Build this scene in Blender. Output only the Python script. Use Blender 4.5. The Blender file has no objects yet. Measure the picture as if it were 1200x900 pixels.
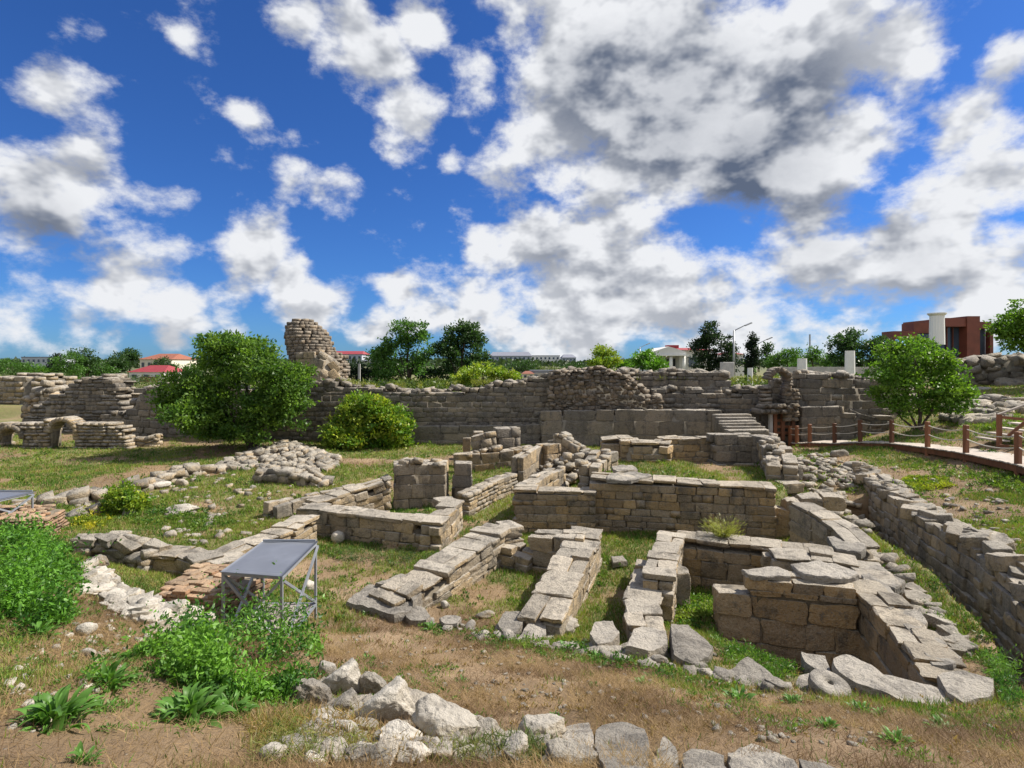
import bpy, bmesh, math, random
import numpy as np
from mathutils import Vector, Matrix, noise as mnoise

random.seed(7)
rng = np.random.default_rng(7)
scene = bpy.context.scene
COL = scene.collection

# ---------------------------------------------------------------- camera
H, F, Y0 = 4.2, 650.0, 428.0          # eye height, focal length in photo pixels, horizon row
cam_d = bpy.data.cameras.new("camera")
cam_d.sensor_width = 36.0
cam_d.lens = 36.0 * F / 1200.0
cam_d.shift_y = -(450.0 - Y0) / 1200.0
cam_d.clip_start = 0.05
cam_d.clip_end = 9000
cam = bpy.data.objects.new("camera", cam_d)
COL.objects.link(cam)
cam.location = (0, 0, H)
cam.rotation_euler = (math.radians(90), 0, 0)
scene.camera = cam

# ---------------------------------------------------------------- light
SUN_AZ, SUN_EL = math.radians(75), math.radians(47)      # azimuth to the right of the view
sdir = Vector((math.sin(SUN_AZ) * math.cos(SUN_EL), math.cos(SUN_AZ) * math.cos(SUN_EL), math.sin(SUN_EL)))
sl = bpy.data.lights.new("sun", 'SUN')
sl.energy = 5.0
sl.angle = math.radians(0.6)
sl.color = (1.0, 0.93, 0.82)
so = bpy.data.objects.new("sun", sl)
COL.objects.link(so)
so.rotation_euler = (-sdir).to_track_quat('-Z', 'Y').to_euler()

scene.view_settings.view_transform = 'Standard'
scene.view_settings.look = 'None'
scene.view_settings.gamma = 1.0
scene.view_settings.use_curve_mapping = False
scene.view_settings.exposure = 0.72

# ---------------------------------------------------------------- node helper
class NT:
    def __init__(s, tree):
        s.t = tree; s.n = tree.nodes; s.l = tree.links
    def put(s, sock, v):
        if v is None: return
        if isinstance(v, bpy.types.NodeSocket): s.l.new(v, sock)
        else: sock.default_value = v
    def node(s, typ, **kw):
        n = s.n.new(typ)
        for k, v in kw.items(): setattr(n, k, v)
        return n
    def math(s, op, a, b=None, c=None, clamp=False):
        n = s.node('ShaderNodeMath', operation=op, use_clamp=clamp)
        s.put(n.inputs[0], a); s.put(n.inputs[1], b); s.put(n.inputs[2], c)
        return n.outputs[0]
    def vmath(s, op, a, b=None, scale=None):
        n = s.node('ShaderNodeVectorMath', operation=op)
        s.put(n.inputs[0], a); s.put(n.inputs[1], b)
        if scale is not None: s.put(n.inputs['Scale'], scale)
        return n.outputs['Value'] if op in ('DOT_PRODUCT', 'DISTANCE', 'LENGTH') else n.outputs[0]
    def noise(s, vec, scale, detail=4, rough=0.55, dist=0.0):
        n = s.node('ShaderNodeTexNoise')
        s.put(n.inputs['Vector'], vec); s.put(n.inputs['Scale'], scale)
        n.inputs['Detail'].default_value = detail; n.inputs['Roughness'].default_value = rough
        n.inputs['Distortion'].default_value = dist
        return n.outputs['Fac']
    def ramp(s, f, a, b, lo=0.0, hi=1.0, smooth=True):
        n = s.node('ShaderNodeMapRange')
        n.interpolation_type = 'SMOOTHSTEP' if smooth else 'LINEAR'
        s.put(n.inputs[0], f)
        s.put(n.inputs[1], a); s.put(n.inputs[2], b)
        s.put(n.inputs[3], lo); s.put(n.inputs[4], hi)
        return n.outputs[0]
    def mix(s, f, a, b, mode='MIX'):
        n = s.node('ShaderNodeMix', data_type='RGBA', blend_type=mode)
        s.put(n.inputs[0], f)
        s.put(n.inputs[6], a if isinstance(a, bpy.types.NodeSocket) else (*a, 1))
        s.put(n.inputs[7], b if isinstance(b, bpy.types.NodeSocket) else (*b, 1))
        return n.outputs[2]

# ---------------------------------------------------------------- sky with clouds
world = bpy.data.worlds.new("World")
scene.world = world
world.use_nodes = True
w = NT(world.node_tree)
w.n.clear()
tc = w.node('ShaderNodeTexCoord')
dirv = w.vmath('NORMALIZE', tc.outputs['Generated'])
sky = w.node('ShaderNodeTexSky', sky_type='NISHITA')
sky.sun_disc = False
sky.sun_elevation = SUN_EL
sky.sun_rotation = SUN_AZ
sky.altitude = 50
sky.air_density = 1.0
sky.dust_density = 0.3
sky.ozone_density = 3.5

CL = [  # photo pixel centre, radius in pixels, weight : where the clouds hang
 (55,90,75,.8),(30,215,95,.8),(110,205,80,.75),(40,280,80,.7),(150,330,85,.7),(60,330,60,.5),(170,235,50,.6),
 (420,60,88,.95),(470,130,60,.75),(500,20,60,.75),(360,35,50,.6),(445,160,40,.5),
 (292,152,32,.75),(335,215,36,.6),(395,232,42,.7),(370,222,34,.5),
 (300,298,72,.95),(345,330,50,.8),(270,330,45,.7),(370,362,52,.9),(400,350,35,.5),(275,378,38,.8),(205,352,50,.7),(225,380,40,.5),
 (220,45,28,.5),(110,20,35,.45),(20,370,45,.5),(105,378,36,.5),(205,395,26,.7),(140,388,30,.4),
 (455,340,34,.8),(430,392,40,.75),(480,382,36,.6),
 (640,70,110,.8),(600,30,70,.6),(720,60,150,.95),(850,80,150,1.0),(960,70,130,.95),(1050,60,80,.8),(660,170,90,.9),(770,180,120,1.0),(880,180,120,1.0),(980,170,100,.9),(590,210,50,.6),
 (560,100,50,.7),(620,290,90,.9),(700,270,80,.8),(740,340,110,.9),(650,350,80,.8),(560,285,50,.75),(560,360,60,.8),(520,375,45,.5),(800,370,90,.8),(870,340,80,.7),
 (950,260,90,.75),(1000,330,110,.75),(1070,290,110,.8),(1130,230,90,.75),(1160,130,80,.85),(1190,70,60,.8),(1180,330,90,.7),(1100,380,90,.6),(900,390,80,.55),(980,400,70,.5),(1230,200,80,.8),(530,190,26,.5),(1120,160,40,.6),
 (680,400,70,.7),(610,400,50,.6),(1150,330,150,.6),(1180,200,110,.6),(900,330,120,.55)]
nw = w.noise(dirv, 3.2, 3, 0.5)
nwc = w.node('ShaderNodeTexNoise'); w.put(nwc.inputs['Vector'], dirv); nwc.inputs['Scale'].default_value = 5.0; nwc.inputs['Detail'].default_value = 3
off = w.vmath('SCALE', w.vmath('SUBTRACT', nwc.outputs['Color'], (0.5, 0.5, 0.5)), scale=0.10)
dw = w.vmath('ADD', dirv, off)
acc = None
for (px, py, r, wt) in CL:
    v = Vector((px - 600, F, Y0 - py)); L = v.length; v.normalize()
    ang = 1.25 * r * F / (L * L) * (1.0 + 0.25 * ((L / F) - 1))
    m = w.ramp(w.vmath('DISTANCE', dw, tuple(v)), ang, 0.0, 0.0, wt)
    acc = m if acc is None else w.math('MAXIMUM', acc, w.math('MULTIPLY_ADD', acc, 0.35, m))
# elsewhere round the sky: unseen broken cover, thickened to add neutral fill light
fwd = w.vmath('DOT_PRODUCT', dirv, Vector((0, 0.97, 0.24)).normalized()[:])
other = w.math('MULTIPLY', w.ramp(fwd, 0.66, 0.5), w.ramp(w.noise(dirv, 2.6, 2, 0.5), 0.38, 0.52))
acc = w.math('MAXIMUM', acc, other)
dst = w.vmath('MULTIPLY', w.vmath('ADD', dirv, w.vmath('SCALE', off, scale=0.25)), (1.0, 1.0, 1.5))
n1 = w.noise(dst, 8.4, 12, 0.61)
s1 = w.noise(dst, 8.4, 4, 0.55)
n2 = w.noise(w.vmath('ADD', dst, (0.010, 0.008, 0.040)), 8.4, 4, 0.55)
nb = w.noise(dirv, 4.2, 4, 0.5)
dens = w.math('ADD', acc, w.math('MULTIPLY', w.math('SUBTRACT', n1, 0.5), 2.5))
alpha = w.ramp(dens, 0.16, 0.74)
sep = w.node('ShaderNodeSeparateXYZ'); w.l.new(dirv, sep.inputs[0])
GL = [(790,130,190,1.0),(880,200,130,.9),(700,95,110,.7),(930,130,110,.75),(60,270,110,.8),(110,215,60,.4),(960,265,100,.7),(650,285,60,.6),(720,330,70,.5),(1080,300,110,.55),(430,60,60,.35),
      (300,305,50,.35),(560,150,40,.3),(1150,190,80,.4),(610,250,50,.5),(820,385,80,.35),(70,85,50,.3),(380,375,30,.3),(820,60,110,.5)]
gacc = None
for (px, py, r, wt) in GL:
    v = Vector((px - 600, F, Y0 - py)); L = v.length; v.normalize()
    m = w.ramp(w.vmath('DISTANCE', dw, tuple(v)), 1.25 * r * F / (L * L), 0.0, 0.0, wt)
    gacc = m if gacc is None else w.math('MAXIMUM', gacc, w.math('MULTIPLY_ADD', gacc, 0.3, m))
thick = w.ramp(w.math('ADD', dens, w.math('MULTIPLY', w.math('SUBTRACT', nb, 0.5), 1.5)), 0.62, 1.75)
relief = w.ramp(w.math('SUBTRACT', s1, n2), -0.14, 0.14, -0.34, 0.40)
shade = w.math('ADD', w.math('SUBTRACT', w.math('SUBTRACT', 0.90, w.math('MULTIPLY', gacc, 0.60)), w.math('MULTIPLY', thick, 0.22)), relief, clamp=True)
ccol = w.mix(shade, (0.14, 0.18, 0.27), (1.05, 1.07, 1.11))
# nishita at 0.12 gives the blue; clouds are mixed in at the same strength scale
skyc = w.mix(1.0, sky.outputs[0], (0.27, 0.54, 1.0), 'MULTIPLY')
cl_s = w.vmath('SCALE', ccol, scale=6.9)
final = w.mix(alpha, skyc, cl_s)
bg = w.node('ShaderNodeBackground'); bg.inputs['Strength'].default_value = 0.072
w.l.new(final, bg.inputs['Color'])
ow = w.node('ShaderNodeOutputWorld'); w.l.new(bg.outputs[0], ow.inputs[0])
world.cycles.sampling_method = 'MANUAL'
world.cycles.sample_map_resolution = 512

# ---------------------------------------------------------------- materials
def new_mat(name):
    m = bpy.data.materials.new(name); m.use_nodes = True
    t = NT(m.node_tree); t.n.clear()
    o = t.node('ShaderNodeOutputMaterial')
    b = t.node('ShaderNodeBsdfPrincipled')
    t.l.new(b.outputs[0], o.inputs[0])
    return m, t, b, o

def stone_mat(name, warm, cool, top, dark, bump=0.5, sc=1.0, topmix=0.8):
    m, t, b, o = new_mat(name)
    geo = t.node('ShaderNodeNewGeometry'); pos = geo.outputs['Position']
    oi = t.node('ShaderNodeObjectInfo')
    at = t.node('ShaderNodeAttribute', attribute_name='tint')
    rnd = t.math('FRACT', t.math('ADD', oi.outputs['Random'], at.outputs['Fac']))
    big = t.noise(pos, 0.9 * sc, 4, 0.6)
    med = t.noise(pos, 5.0 * sc, 6, 0.65)
    fine = t.noise(pos, 38.0 * sc, 5, 0.7)
    f = t.math('ADD', t.math('MULTIPLY', rnd, 0.55), t.math('MULTIPLY', big, 0.75))
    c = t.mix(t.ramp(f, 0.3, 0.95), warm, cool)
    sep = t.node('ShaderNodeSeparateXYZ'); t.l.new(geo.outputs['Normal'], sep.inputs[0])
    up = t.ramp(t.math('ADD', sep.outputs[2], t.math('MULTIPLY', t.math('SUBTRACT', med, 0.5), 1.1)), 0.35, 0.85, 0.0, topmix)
    c = t.mix(up, c, top)  # tops grey from weathering; side colours also darkened, shade put into the colour
    strk = t.noise(t.vmath('MULTIPLY', pos, (1.0, 1.0, 0.22)), 2.2 * sc, 5, 0.65)
    c = t.mix(t.ramp(t.math('ADD', strk, t.math('MULTIPLY', t.math('SUBTRACT', med, 0.5), 0.6)), 0.47, 0.66, 0.0, 0.62), c, dark)
    grn = t.noise(pos, 14.0 * sc, 6, 0.75)
    c = t.mix(t.ramp(grn, 0.55, 0.66, 0.0, 0.6), c, dark)
    c = t.mix(t.ramp(t.math('ADD', med, t.math('MULTIPLY', t.math('SUBTRACT', fine, 0.5), 0.5)), 0.56, 0.70, 0.0, 0.72), c, dark)
    c = t.mix(t.ramp(fine, 0.35, 0.7, 0.0, 0.35), c, tuple(min(1, x * 1.35) for x in top))
    val = t.math('MULTIPLY_ADD', t.math('FRACT', t.math('MULTIPLY', rnd, 7.31)), 0.45, 0.74)
    hs = t.node('ShaderNodeHueSaturation'); t.l.new(c, hs.inputs['Color']); t.l.new(val, hs.inputs['Value'])
    t.l.new(hs.outputs[0], b.inputs['Base Color'])
    b.inputs['Roughness'].default_value = 0.92
    vo = t.node('ShaderNodeTexVoronoi'); t.put(vo.inputs['Vector'], pos); vo.inputs['Scale'].default_value = 22 * sc
    pit = t.ramp(vo.outputs['Distance'], 0.0, 0.35)
    hgt = t.math('ADD', t.math('ADD', t.math('MULTIPLY', med, 1.6), t.math('MULTIPLY', grn, -0.9)), t.math('ADD', t.math('MULTIPLY', fine, 0.55), t.math('MULTIPLY', pit, 0.16)))
    bp = t.node('ShaderNodeBump'); bp.inputs['Strength'].default_value = bump; bp.inputs['Distance'].default_value = 0.06
    t.l.new(hgt, bp.inputs['Height']); t.l.new(bp.outputs[0], b.inputs['Normal'])
    return m

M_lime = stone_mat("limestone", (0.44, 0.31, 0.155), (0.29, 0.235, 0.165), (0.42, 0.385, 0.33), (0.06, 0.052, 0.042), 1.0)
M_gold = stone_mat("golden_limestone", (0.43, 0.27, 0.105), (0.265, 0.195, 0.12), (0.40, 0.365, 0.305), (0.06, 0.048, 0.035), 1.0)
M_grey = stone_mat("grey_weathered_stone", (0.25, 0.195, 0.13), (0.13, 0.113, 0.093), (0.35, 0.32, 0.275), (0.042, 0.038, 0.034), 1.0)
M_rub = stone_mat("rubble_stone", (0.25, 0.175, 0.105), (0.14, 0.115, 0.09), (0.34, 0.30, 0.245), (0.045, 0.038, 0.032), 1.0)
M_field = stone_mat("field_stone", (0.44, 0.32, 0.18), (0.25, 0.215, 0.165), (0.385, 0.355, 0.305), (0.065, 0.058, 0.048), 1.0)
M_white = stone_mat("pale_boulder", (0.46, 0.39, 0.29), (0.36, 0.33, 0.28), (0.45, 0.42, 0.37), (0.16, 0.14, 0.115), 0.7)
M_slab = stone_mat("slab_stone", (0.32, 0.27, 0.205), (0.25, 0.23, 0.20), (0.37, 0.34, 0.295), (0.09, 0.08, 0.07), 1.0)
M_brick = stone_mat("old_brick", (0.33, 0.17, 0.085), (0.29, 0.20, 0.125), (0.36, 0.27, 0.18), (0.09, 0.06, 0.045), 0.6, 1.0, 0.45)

def simple_mat(name, col, rough=0.6, metal=0.0, var=0.15, sc=6.0, bump=0.0, stretch=None):
    m, t, b, o = new_mat(name)
    geo = t.node('ShaderNodeNewGeometry'); pos = geo.outputs['Position']
    if stretch: pos = t.vmath('MULTIPLY', pos, stretch)
    n = t.noise(pos, sc, 6, 0.65)
    oi = t.node('ShaderNodeObjectInfo')
    f = t.math('ADD', n, t.math('MULTIPLY', t.math('SUBTRACT', oi.outputs['Random'], 0.5), 0.5))
    lo = tuple(x * (1 - var) for x in col); hi = tuple(min(1, x * (1 + var)) for x in col)
    t.l.new(t.mix(t.ramp(f, 0.25, 0.75), lo, hi), b.inputs['Base Color'])
    b.inputs['Roughness'].default_value = rough; b.inputs['Metallic'].default_value = metal
    if bump:
        bp = t.node('ShaderNodeBump'); bp.inputs['Strength'].default_value = bump; bp.inputs['Distance'].default_value = 0.02
        t.l.new(n, bp.inputs['Height']); t.l.new(bp.outputs[0], b.inputs['Normal'])
    return m
M_mortar = simple_mat("earth_and_mortar", (0.16, 0.135, 0.10), 0.95, 0, 0.45, 7, 0.8)
M_dmortar = simple_mat("dark_mortar", (0.165, 0.145, 0.115), 0.95, 0, 0.4, 3, 0.6)
M_wood = simple_mat("stained_timber", (0.17, 0.065, 0.028), 0.65, 0, 0.35, 5, 0.4, (1, 1, 0.2))
M_deck = simple_mat("worn_deck_boards", (0.44, 0.385, 0.33), 0.8, 0, 0.25, 5, 0.3)
M_rope = simple_mat("pale_rope", (0.55, 0.50, 0.42), 0.9, 0, 0.15, 30)
M_steel = simple_mat("galvanised_steel", (0.30, 0.32, 0.36), 0.5, 0.5, 0.12, 5)
M_sheet = simple_mat("grey_painted_sheet", (0.20, 0.215, 0.25), 0.45, 0.3, 0.15, 2.2)
M_panel = simple_mat("worn_panel", (0.36, 0.31, 0.29), 0.8, 0, 0.2, 4)
M_bark = simple_mat("bark", (0.075, 0.055, 0.04), 0.9, 0, 0.4, 9, 0.8, (1, 1, 0.3))
M_wwall = simple_mat("white_render", (0.66, 0.655, 0.63), 0.8, 0, 0.06, 1)
M_gwall = simple_mat("grey_render", (0.40, 0.43, 0.47), 0.8, 0, 0.1, 0.4)
M_cream = simple_mat("cream_render", (0.62, 0.57, 0.47), 0.8, 0, 0.08, 1)
M_rroof = simple_mat("red_roof", (0.25, 0.032, 0.036), 0.6, 0, 0.15, 2)
M_oroof = simple_mat("orange_tile_roof", (0.24, 0.085, 0.05), 0.8, 0, 0.2, 2)
M_groof = simple_mat("slate_roof", (0.16, 0.17, 0.21), 0.7, 0, 0.15, 1)
M_rust = simple_mat("rust_red_cladding", (0.15, 0.042, 0.025), 0.55, 0.1, 0.3, 1.2)
M_dark = simple_mat("dark_opening", (0.03, 0.033, 0.04), 0.3, 0, 0.3, 1)
M_marble = simple_mat("white_marble", (0.72, 0.72, 0.69), 0.6, 0, 0.08, 4)
M_lampm = simple_mat("lamp_pole_metal", (0.38, 0.39, 0.40), 0.5, 0.6, 0.1, 3)
M_glass = simple_mat("window_glass", (0.05, 0.07, 0.10), 0.12, 0, 0.3, 0.6)
M_blue = simple_mat("blue_awning", (0.07, 0.09, 0.17), 0.6, 0, 0.2, 3)
M_concrete = simple_mat("pale_concrete", (0.42, 0.41, 0.39), 0.85, 0, 0.2, 4, 0.3)

def attr_mat(name, transl=0.35, rough=0.6):
    m, t, b, o = new_mat(name)
    a = t.node('ShaderNodeAttribute', attribute_name='Col')
    t.l.new(a.outputs['Color'], b.inputs['Base Color'])
    b.inputs['Roughness'].default_value = rough
    b.inputs['Specular IOR Level'].default_value = 0.3
    tr = t.node('ShaderNodeBsdfTranslucent')
    t.l.new(t.mix(1.0, a.outputs['Color'], (1.25, 1.35, 0.6), 'MULTIPLY'), tr.inputs['Color'])
    mx = t.node('ShaderNodeMixShader'); mx.inputs[0].default_value = transl
    t.l.new(b.outputs[0], mx.inputs[1]); t.l.new(tr.outputs[0], mx.inputs[2]); t.l.new(mx.outputs[0], o.inputs[0])
    return m
M_leaf = attr_mat("foliage", 0.38, 0.45)
M_grass = attr_mat("grass_blades", 0.3, 0.7)

def ground_mat():
    m, t, b, o = new_mat("ground_soil_and_turf")
    geo = t.node('ShaderNodeNewGeometry'); pos = geo.outputs['Position']
    a = t.node('ShaderNodeAttribute', attribute_name='Col')
    n1 = t.noise(pos, 1.3, 5, 0.6); n2 = t.noise(pos, 6, 6, 0.65); n3 = t.noise(pos, 55, 4, 0.7)
    c = t.mix(t.ramp(n2, 0.35, 0.7, 0, 0.5), a.outputs['Color'], (0.19, 0.125, 0.07))
    c = t.mix(t.ramp(t.math('ADD', n3, t.math('MULTIPLY', t.math('SUBTRACT', n1, 0.5), 0.5)), 0.55, 0.72, 0, 0.5), c, (0.10, 0.07, 0.035))
    c = t.mix(t.ramp(n3, 0.40, 0.28, 0, 0.5), c, (0.34, 0.26, 0.17))
    # small pebbles lying in the soil
    vo = t.node('ShaderNodeTexVoronoi'); t.put(vo.inputs['Vector'], pos); vo.inputs['Scale'].default_value = 16
    peb = t.math('MULTIPLY', t.ramp(vo.outputs['Distance'], 0.24, 0.17), t.ramp(n2, 0.56, 0.66))
    c = t.mix(t.math('MULTIPLY', peb, 0.7), c, (0.42, 0.38, 0.32))
    t.l.new(c, b.inputs['Base Color']); b.inputs['Roughness'].default_value = 0.95
    h = t.math('ADD', t.math('ADD', t.math('MULTIPLY', n2, 1.4), t.math('MULTIPLY', n3, 0.5)), t.math('MULTIPLY', peb, 0.35))
    bp = t.node('ShaderNodeBump'); bp.inputs['Strength'].default_value = 0.85; bp.inputs['Distance'].default_value = 0.05
    t.l.new(h, bp.inputs['Height']); t.l.new(bp.outputs[0], b.inputs['Normal'])
    return m
M_ground = ground_mat()

# ---------------------------------------------------------------- object helpers
def tag(o, label=None, cat=None, group=None, kind=None):
    if label: o['label'] = label
    if cat: o['category'] = cat
    if group: o['group'] = group
    if kind: o['kind'] = kind
    return o
def link(name, data, parent=None, mat=None):
    o = bpy.data.objects.new(name, data); COL.objects.link(o)
    if parent is not None: o.parent = parent
    if mat is not None and data is not None: data.materials.append(mat)
    return o
def empty(name, loc, label, cat, group=None):
    o = bpy.data.objects.new(name, None); COL.objects.link(o)
    o.location = loc; o.empty_display_size = 0.2
    return tag(o, label, cat, group)
def np_mesh(name, V, Fc, colors=None, tint=None, smooth=False):
    V = np.asarray(V, dtype=np.float32); Fc = np.asarray(Fc, dtype=np.int32)
    me = bpy.data.meshes.new(name)
    k = Fc.shape[1]
    me.vertices.add(len(V)); me.vertices.foreach_set('co', V.ravel())
    me.loops.add(Fc.size); me.loops.foreach_set('vertex_index', Fc.ravel())
    me.polygons.add(len(Fc))
    me.polygons.foreach_set('loop_start', np.arange(0, Fc.size, k, dtype=np.int32))
    if smooth: me.polygons.foreach_set('use_smooth', np.ones(len(Fc), dtype=bool))
    if colors is not None:
        at = me.color_attributes.new('Col', 'FLOAT_COLOR', 'POINT')
        c4 = np.ones((len(V), 4), dtype=np.float32); c4[:, :3] = colors
        at.data.foreach_set('color', c4.ravel())
    if tint is not None:
        at = me.attributes.new('tint', 'FLOAT', 'POINT')
        at.data.foreach_set('value', np.asarray(tint, dtype=np.float32))
    me.update(); me.validate()
    return me
def W(px, py, z):
    d = (H - z) * F / (py - Y0)
    return Vector(((px - 600) * d / F, d, z))
def WD(px, py, d):
    return Vector(((px - 600) * d / F, d, H - (py - Y0) * d / F))
def vnoise(x, y, s, seed=0.0):
    # cheap vectorised value noise
    x = np.asarray(x) * s + seed * 17.13; y = np.asarray(y) * s + seed * 9.71
    xi = np.floor(x).astype(np.int64); yi = np.floor(y).astype(np.int64); xf = x - xi; yf = y - yi
    def h(a, b):
        n = (a * 374761393 + b * 668265263) & 0x7fffffff
        n = ((n ^ (n >> 13)) * 1274126177) & 0x7fffffff
        return ((n ^ (n >> 16)) & 0xffff) / 65535.0
    u = xf * xf * (3 - 2 * xf); v = yf * yf * (3 - 2 * yf)
    return (h(xi, yi) * (1 - u) + h(xi + 1, yi) * u) * (1 - v) + (h(xi, yi + 1) * (1 - u) + h(xi + 1, yi + 1) * u) * v
def fbm(x, y, s, seed=0.0, o=4):
    r = 0; a = 0.5; t = 0
    for i in range(o):
        r = r + a * vnoise(x, y, s * 2 ** i, seed + i * 3.7); t += a; a *= 0.5
    return r / t
def sstep(a, b, x):
    t = np.clip((x - a) / (b - a), 0, 1); return t * t * (3 - 2 * t)

# ---------------------------------------------------------------- terrain heights
CP = [  # photo pixel and ground height
 (0,900,2.35),(150,900,2.3),(300,900,2.2),(450,900,2.1),(600,900,2.05),(750,900,2.0),(900,900,1.9),(1050,900,1.75),(1200,900,1.6),
 (0,800,2.15),(150,810,2.0),(0,720,1.9),(90,720,1.75),(150,760,1.7),(60,660,1.5),(0,640,1.45),(95,665,1.35),
 (215,735,1.2),(280,770,1.5),(370,800,1.45),(420,860,1.75),(540,850,1.6),(640,868,1.65),(300,840,1.8),
 (450,790,.95),(400,750,.45),(450,725,.2),(520,735,.15),(600,800,1.0),(600,755,.4),(700,760,.4),(700,820,1.15),(800,775,.55),(800,850,1.45),
 (900,800,.65),(900,850,1.3),(1000,800,.5),(1000,860,1.2),(1100,850,.95),(1200,850,.85),(1150,805,.6),(1200,800,.6),(1080,835,.8),
 (196,722,.5),(240,726,.5),(200,706,.45),(330,720,.35),(280,700,.5),(150,665,.35),(190,690,.45),(230,640,.3),(340,660,.1),(400,680,.08),
 (550,690,0),(480,655,0),(620,655,0),(560,640,.05),(440,640,0),(720,680,0),(720,640,0),(640,630,0),(600,600,.05),(560,605,.05),(520,640,0),
 (430,590,.1),(580,560,.3),(640,560,.35),
 (820,690,-.1),(860,625,0),(880,665,0),(950,625,.1),(980,640,.2),(1060,690,.35),(1100,740,.45),(1020,620,.3),(960,570,.55),(990,590,.4),
 (200,600,.3),(100,600,.35),(100,575,.3),(250,570,.3),(50,545,.2),(180,530,.2),(330,570,.35),(420,555,.35),(550,527,.35),(280,520,.35),(20,520,.25),(440,530,.3),(360,535,.4),
 (660,525,.3),(760,518,.35),(850,515,.4),
 (940,545,.85),(1000,548,.75),(1050,560,.9),(1100,570,.95),(1150,570,1.05),(1200,600,1.1),(1200,660,1.0),(1150,640,.95),(1060,555,.9),
 (1150,545,1.15),(1080,528,1.05),(1010,522,.85),(950,520,.4),(1195,560,1.25),
 (1060,505,1.3),(1120,490,1.9),(1170,500,1.9),(1200,480,2.3),(1130,470,2.5),(980,505,.8)]
cp = [W(*c)[:] for c in CP]
cp += [(0,-4,2.6),(-12,-4,2.7),(12,-4,2.2),(-10,3,2.2),(10,3,1.6),(-6,1,2.4),(6,1,1.9),(-16,8,1.3),(-40,20,.4),(-45,34,.4),(25,10,1.6),(40,20,2.6),(14,6,1.1),(0,34,.4),(-22,36,.4),(22,34,2.4),(45,36,3.5),(-30,6,1.6)]
cp = np.array(cp)
def tps_k(r2): return 0.5 * r2 * np.log(r2 + 1e-9)
def tps_fit(P, lam=0.02):
    n = len(P); d2 = ((P[:, None, :2] - P[None, :, :2]) ** 2).sum(-1)
    K = tps_k(d2) + lam * np.eye(n); Q = np.c_[np.ones(n), P[:, :2]]
    A = np.zeros((n + 3, n + 3)); A[:n, :n] = K; A[:n, n:] = Q; A[n:, :n] = Q.T
    return np.linalg.solve(A, np.r_[P[:, 2], 0, 0, 0])
TW = tps_fit(cp)
def tps(x, y):
    out = np.zeros_like(x)
    for i in range(0, len(x), 20000):
        X = x[i:i+20000]; Y = y[i:i+20000]
        d2 = (X[:, None] - cp[None, :, 0]) ** 2 + (Y[:, None] - cp[None, :, 1]) ** 2
        out[i:i+20000] = tps_k(d2) @ TW[:-3] + TW[-3] + TW[-2] * X + TW[-1] * Y
    return out
def sd_poly(x, y, P):
    n = len(P); d = np.full(x.shape, 1e9); s = np.ones(x.shape)
    j = n - 1
    for i in range(n):
        ex = P[j][0] - P[i][0]; ey = P[j][1] - P[i][1]
        wx = x - P[i][0]; wy = y - P[i][1]
        t = np.clip((wx * ex + wy * ey) / (ex * ex + ey * ey), 0, 1)
        d = np.minimum(d, (wx - ex * t) ** 2 + (wy - ey * t) ** 2)
        c1 = y >= P[i][1]; c2 = y < P[j][1]; c3 = ex * wy > ey * wx
        s = np.where((c1 & c2 & c3) | (~c1 & ~c2 & ~c3), -s, s)
        j = i
    return s * np.sqrt(d)
WALLX = [(-60, 42), (-32, 38), (-20, 31.5), (-9, 28.6), (0, 28.3), (11, 28.3), (17, 27.5), (24, 29.5), (60, 33)]
def wall_y(x): return np.interp(x, [p[0] for p in WALLX], [p[1] for p in WALLX])
RW = [W(1010, 546, .95), W(1034, 568, .94), W(1063, 586, .93), W(1097, 608, .92), W(1128, 626, .92), W(1164, 647, .92), W(1208, 680, .93), W(1262, 722, .95), W(1330, 775, 1.0)]   # retaining wall, top centre line
TR = [(p.x - .55, p.y) for p in RW[1:]]
trench = [(p.x + .05, p.y) for p in RW[1:]] + [(p.x - (0.95 if i else 1.2), p.y) for i, p in enumerate(reversed(RW[1:]))]
pit = [W(842, 672, .7)[:2], W(1000, 686, .7)[:2], W(1098, 795, .7)[:2], W(1060, 800, .6)[:2], W(968, 768, .6)[:2], W(890, 768, .3)[:2], W(850, 740, .3)[:2]]
terr = [(W(699,561,1.3).x, W(699,561,1.3).y+.2), (W(905,572,1.22).x, W(905,572,1.22).y+.2), (W(925,566,1.22).x, W(925,566,1.22).y), W(925, 535, 1.0)[:2], W(885, 533, 1.2)[:2], W(705, 533, 1.2)[:2], W(690, 550, 1.0)[:2]]
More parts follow.
